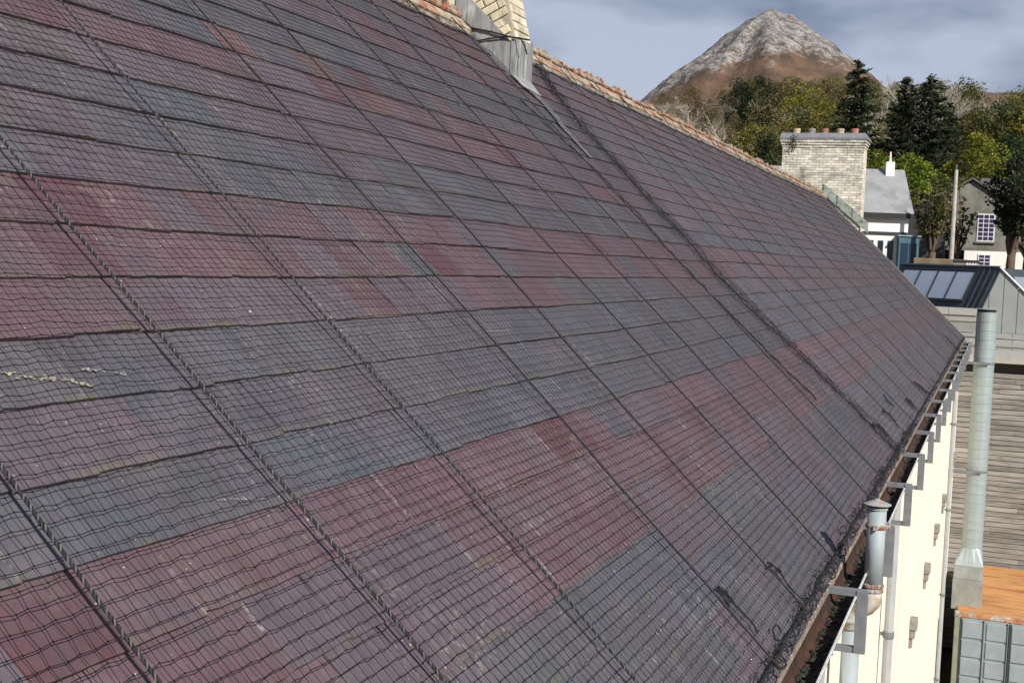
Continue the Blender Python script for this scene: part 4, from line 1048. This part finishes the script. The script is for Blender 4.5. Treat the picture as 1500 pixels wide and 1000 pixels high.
p, h = spot(1427, 152, 185); broadleaf('green_tree', p, h, 5.0, MIDG+OLV, 6, n=8000, size=.3, label='broad green tree left of the tree at the edge of the wood')
p, h = spot(1495, 200, 130); broadleaf('green_tree', p, h, 3.6, [(.05, .085, .03), (.04, .065, .03)], 7, n=7000, size=.28, label='grey green tree right of the bright yellow green tree')
p, h = spot(1284, 226, 118); broadleaf('bright_shrub', p, h, 2.6, BRT, 8, n=6500, size=.28, crown0=.05, label='bright green shrub over the ridge of the white house', cat='shrub')
p, h = spot(1342, 232, 116); broadleaf('bright_shrub', p, h, 2.8, BRT, 9, n=6500, size=.28, crown0=.05, label='bright green shrub just right of the white house chimney', cat='shrub')
p, h = spot(1378, 252, 118); broadleaf('bright_shrub', p, h, 2.4, BRT+MIDG, 10, n=6000, size=.28, crown0=.05, label='green shrub above the dark barn roof', cat='shrub')
p, h = spot(1128, 196, 130); broadleaf('dark_evergreen', p, h, 2.4, DKG, 11, n=6000, size=.26, crown0=.05, label='small dark evergreen behind the roof ridge by the far chimney')
p, h = spot(1185, 130, 190); broadleaf('yellow_tree', p, h, 5.0, YEL, 12, n=8500, size=.3, crown0=.1, label='golden yellow tree left of the tall pointed spruce')
p, h = spot(1105, 182, 165); broadleaf('yellow_tree', p, h, 3.8, YEL+OLV, 13, n=7500, size=.3, crown0=.1, label='olive yellow tree low behind the roof ridge')
p, h = spot(1214, 148, 172); broadleaf('yellow_tree', p, h, 3.2, YEL, 15, n=6000, size=.3, crown0=.1, label='yellow green tree tucked against the tall pointed spruce')
p, h = spot(1086, 118, 260); broadleaf('dark_evergreen', p, h, 3.8, DKG, 16, n=5500, size=.38, crown0=.15, label='dark evergreen left of the white branched bare tree')
p, h = spot(1118, 112, 258); broadleaf('dark_evergreen', p, h, 3.4, DKG+MIDG, 17, n=5000, size=.38, crown0=.15, label='dark evergreen with an olive top behind the white branched bare tree')
p, h = spot(1116, 128, 215); bare('bare_tree', p, h, 6, 21, 'spreading bare tree with white limbs in the middle of the wood', M_PBARK, depth=3)
p, h = spot(1056, 150, 205); bare('bare_tree', p, h, 4, 22, 'slim pale forked bare tree behind the roof ridge', M_PBARK, M_TWIG, depth=3)
p, h = spot(1020, 136, 230); bare('bare_tree', p, h, 4, 23, 'tall slim grey bare tree nearest the left end of the wood', M_PBARK, M_TWIG, depth=4)
p, h = spot(1312, 94, 175); bare('bare_tree', p, h*1.25, 5, 24, 'pale bare tree on the skyline between the spruces', M_TWIG, depth=5)
p, h = spot(1280, 108, 200); bare('bare_tree', p, h, 5, 25, 'pale bare tree just right of the tall pointed spruce', M_PBARK, M_TWIG, depth=4)
p, h = spot(1488, 172, 140); bare('bare_tree', p, h, 4, 26, 'bare tree with white stems at the right edge of the wood', M_PBARK, depth=3)
# trees in front of the gable house
def upright(name, base, H, RAD, seed, cols, label, n):
    q = random.Random(seed); T = empty(name, base, label, 'tree'); tk = MB(); cents = []
    tk.tube([(0, 0, -.5), (0, 0, H*.18), (.05, 0, H*.3)], [H*.04, H*.034, H*.03], 8)
    for i in range(9):
        a = i*.7+q.uniform(-.2, .2); d = Vector((math.cos(a)*.26, math.sin(a)*.26, 1)).normalized(); pts, _ = branch_pts(Vector((0, 0, H*.2)), d, H*q.uniform(.5, .8), 6, q, .12)
        tk.tube(pts, [H*.016*(1-.12*j) for j in range(7)], 5, caps=False)
        for j in (3, 4, 5, 6): cents.append((pts[j], RAD*q.uniform(.18, .36), q.uniform(.5, 1.3)))
    obj('trunk', tk.v, tk.f, mat('brown_bark', (.10, .07, .05), .95, var=.3), T, smooth=True); V_, C_ = leaf_cloud(cents, n, .30, q, cols); leaf_obj('crown', V_, C_, M_LEAF, T)
p, h = spot(1372, 258, 96); upright('upright_tree', Vector((p.x, 96, p.z)), h, 1.7, 31, OLV+MIDG+[(.08, .09, .045)], 'upright dark leaved tree left of the utility pole', 1300)
p, h = spot(1406, 268, 99); upright('upright_tree', Vector((p.x, 99, p.z)), h, 1.2, 32, DKG+OLV, 'upright leafy tree immediately behind the utility pole', 900)
p, h = spot(1490, 236, 97); upright('upright_tree', Vector((p.x, 97, p.z)), h*1.02, 2.6, 33, DKG, 'large dark upright tree covering the end of the gable house', 3600)
p, h = spot(1516, 225, 99); upright('upright_tree', Vector((p.x, 99, p.z)), h, 3.6, 34, DKG, 'large dark upright tree cut by the right edge of the picture', 3600)
# the wood on the hillside: crowns that one can hardly tell apart
GRP = 'trees of the mixed wood below the mountain'; LWS = ['brown leaved fading tree in the wood below the mountain', 'olive green tree in the wood below the mountain', 'reddish brown tree in the wood below the mountain', 'grey leafless twiggy tree in the wood below the mountain', 'leafless tree with pale trunk in the wood below the mountain']
protos = [broadleaf('wood_tree', (0, 0, 0), 10.5, 3.8, YEL+OLV, 46, n=3200, size=.36, crown0=.12, label='yellow green sunlit tree in the wood below the mountain', group=GRP), broadleaf('wood_tree', (0, 0, 0), 11, 3.6, BRN+OLV, 41, n=3200, size=.36, crown0=.2, label=LWS[0], group=GRP), broadleaf('wood_tree', (0, 0, 0), 10, 3.4, OLV+MIDG, 42, n=3200, size=.36, crown0=.2, label=LWS[1], group=GRP),
          broadleaf('wood_tree', (0, 0, 0), 10, 3.4, RED+BRN, 43, n=2600, size=.34, crown0=.2, label=LWS[2], group=GRP), bare('wood_tree', (0, 0, 0), 11, 4, 44, LWS[3], M_TWIG, group=GRP, depth=4), bare('wood_tree', (0, 0, 0), 10, 4, 45, LWS[4], M_PBARK, M_TWIG, group=GRP, depth=4)]
q = random.Random(77); first = {}
for row, (Y, x0p, x1p, stp) in enumerate([(175, 1000, 1520, 34), (215, 960, 1520, 33), (265, 940, 1520, 27), (320, 930, 1430, 24), (385, 940, 1360, 20), (450, 950, 1350, 17), (500, 960, 1340, 16)]):
    px = x0p+q.uniform(0, 20)
    while px < x1p:
        x_ = at(px, 300, Y).x; yy = Y+q.uniform(-18, 18); g_ = terr(x_, yy)
        wts_ = [4, 3, 4, 1.2, 2, 2] if row < 3 else [2, 3, 2, 3.5, 2.5, 2]
        if px < 1085: wts_ = [.5, 2, .7, 1.6, 4, 4.5]
        if px < 1075 and row > 2 and q.random() < .55: px += stp; continue
        k = q.choices(range(6), wts_)[0]; s_ = q.uniform(.7, 1.15)*(1 if row < 4 else .8)*(.75 if px < 1085 else 1)
        if k not in first: T = protos[k]; first[k] = 1; T.location = (x_, yy, g_-.3); T.scale = (s_*1.1, s_*1.1, s_)
        else: clone(protos[k], (x_, yy, g_-.3), (s_*q.uniform(.9, 1.3), s_*q.uniform(.9, 1.3), s_), q.uniform(0, 6.28))
        px += stp*q.uniform(.6, 1.4)
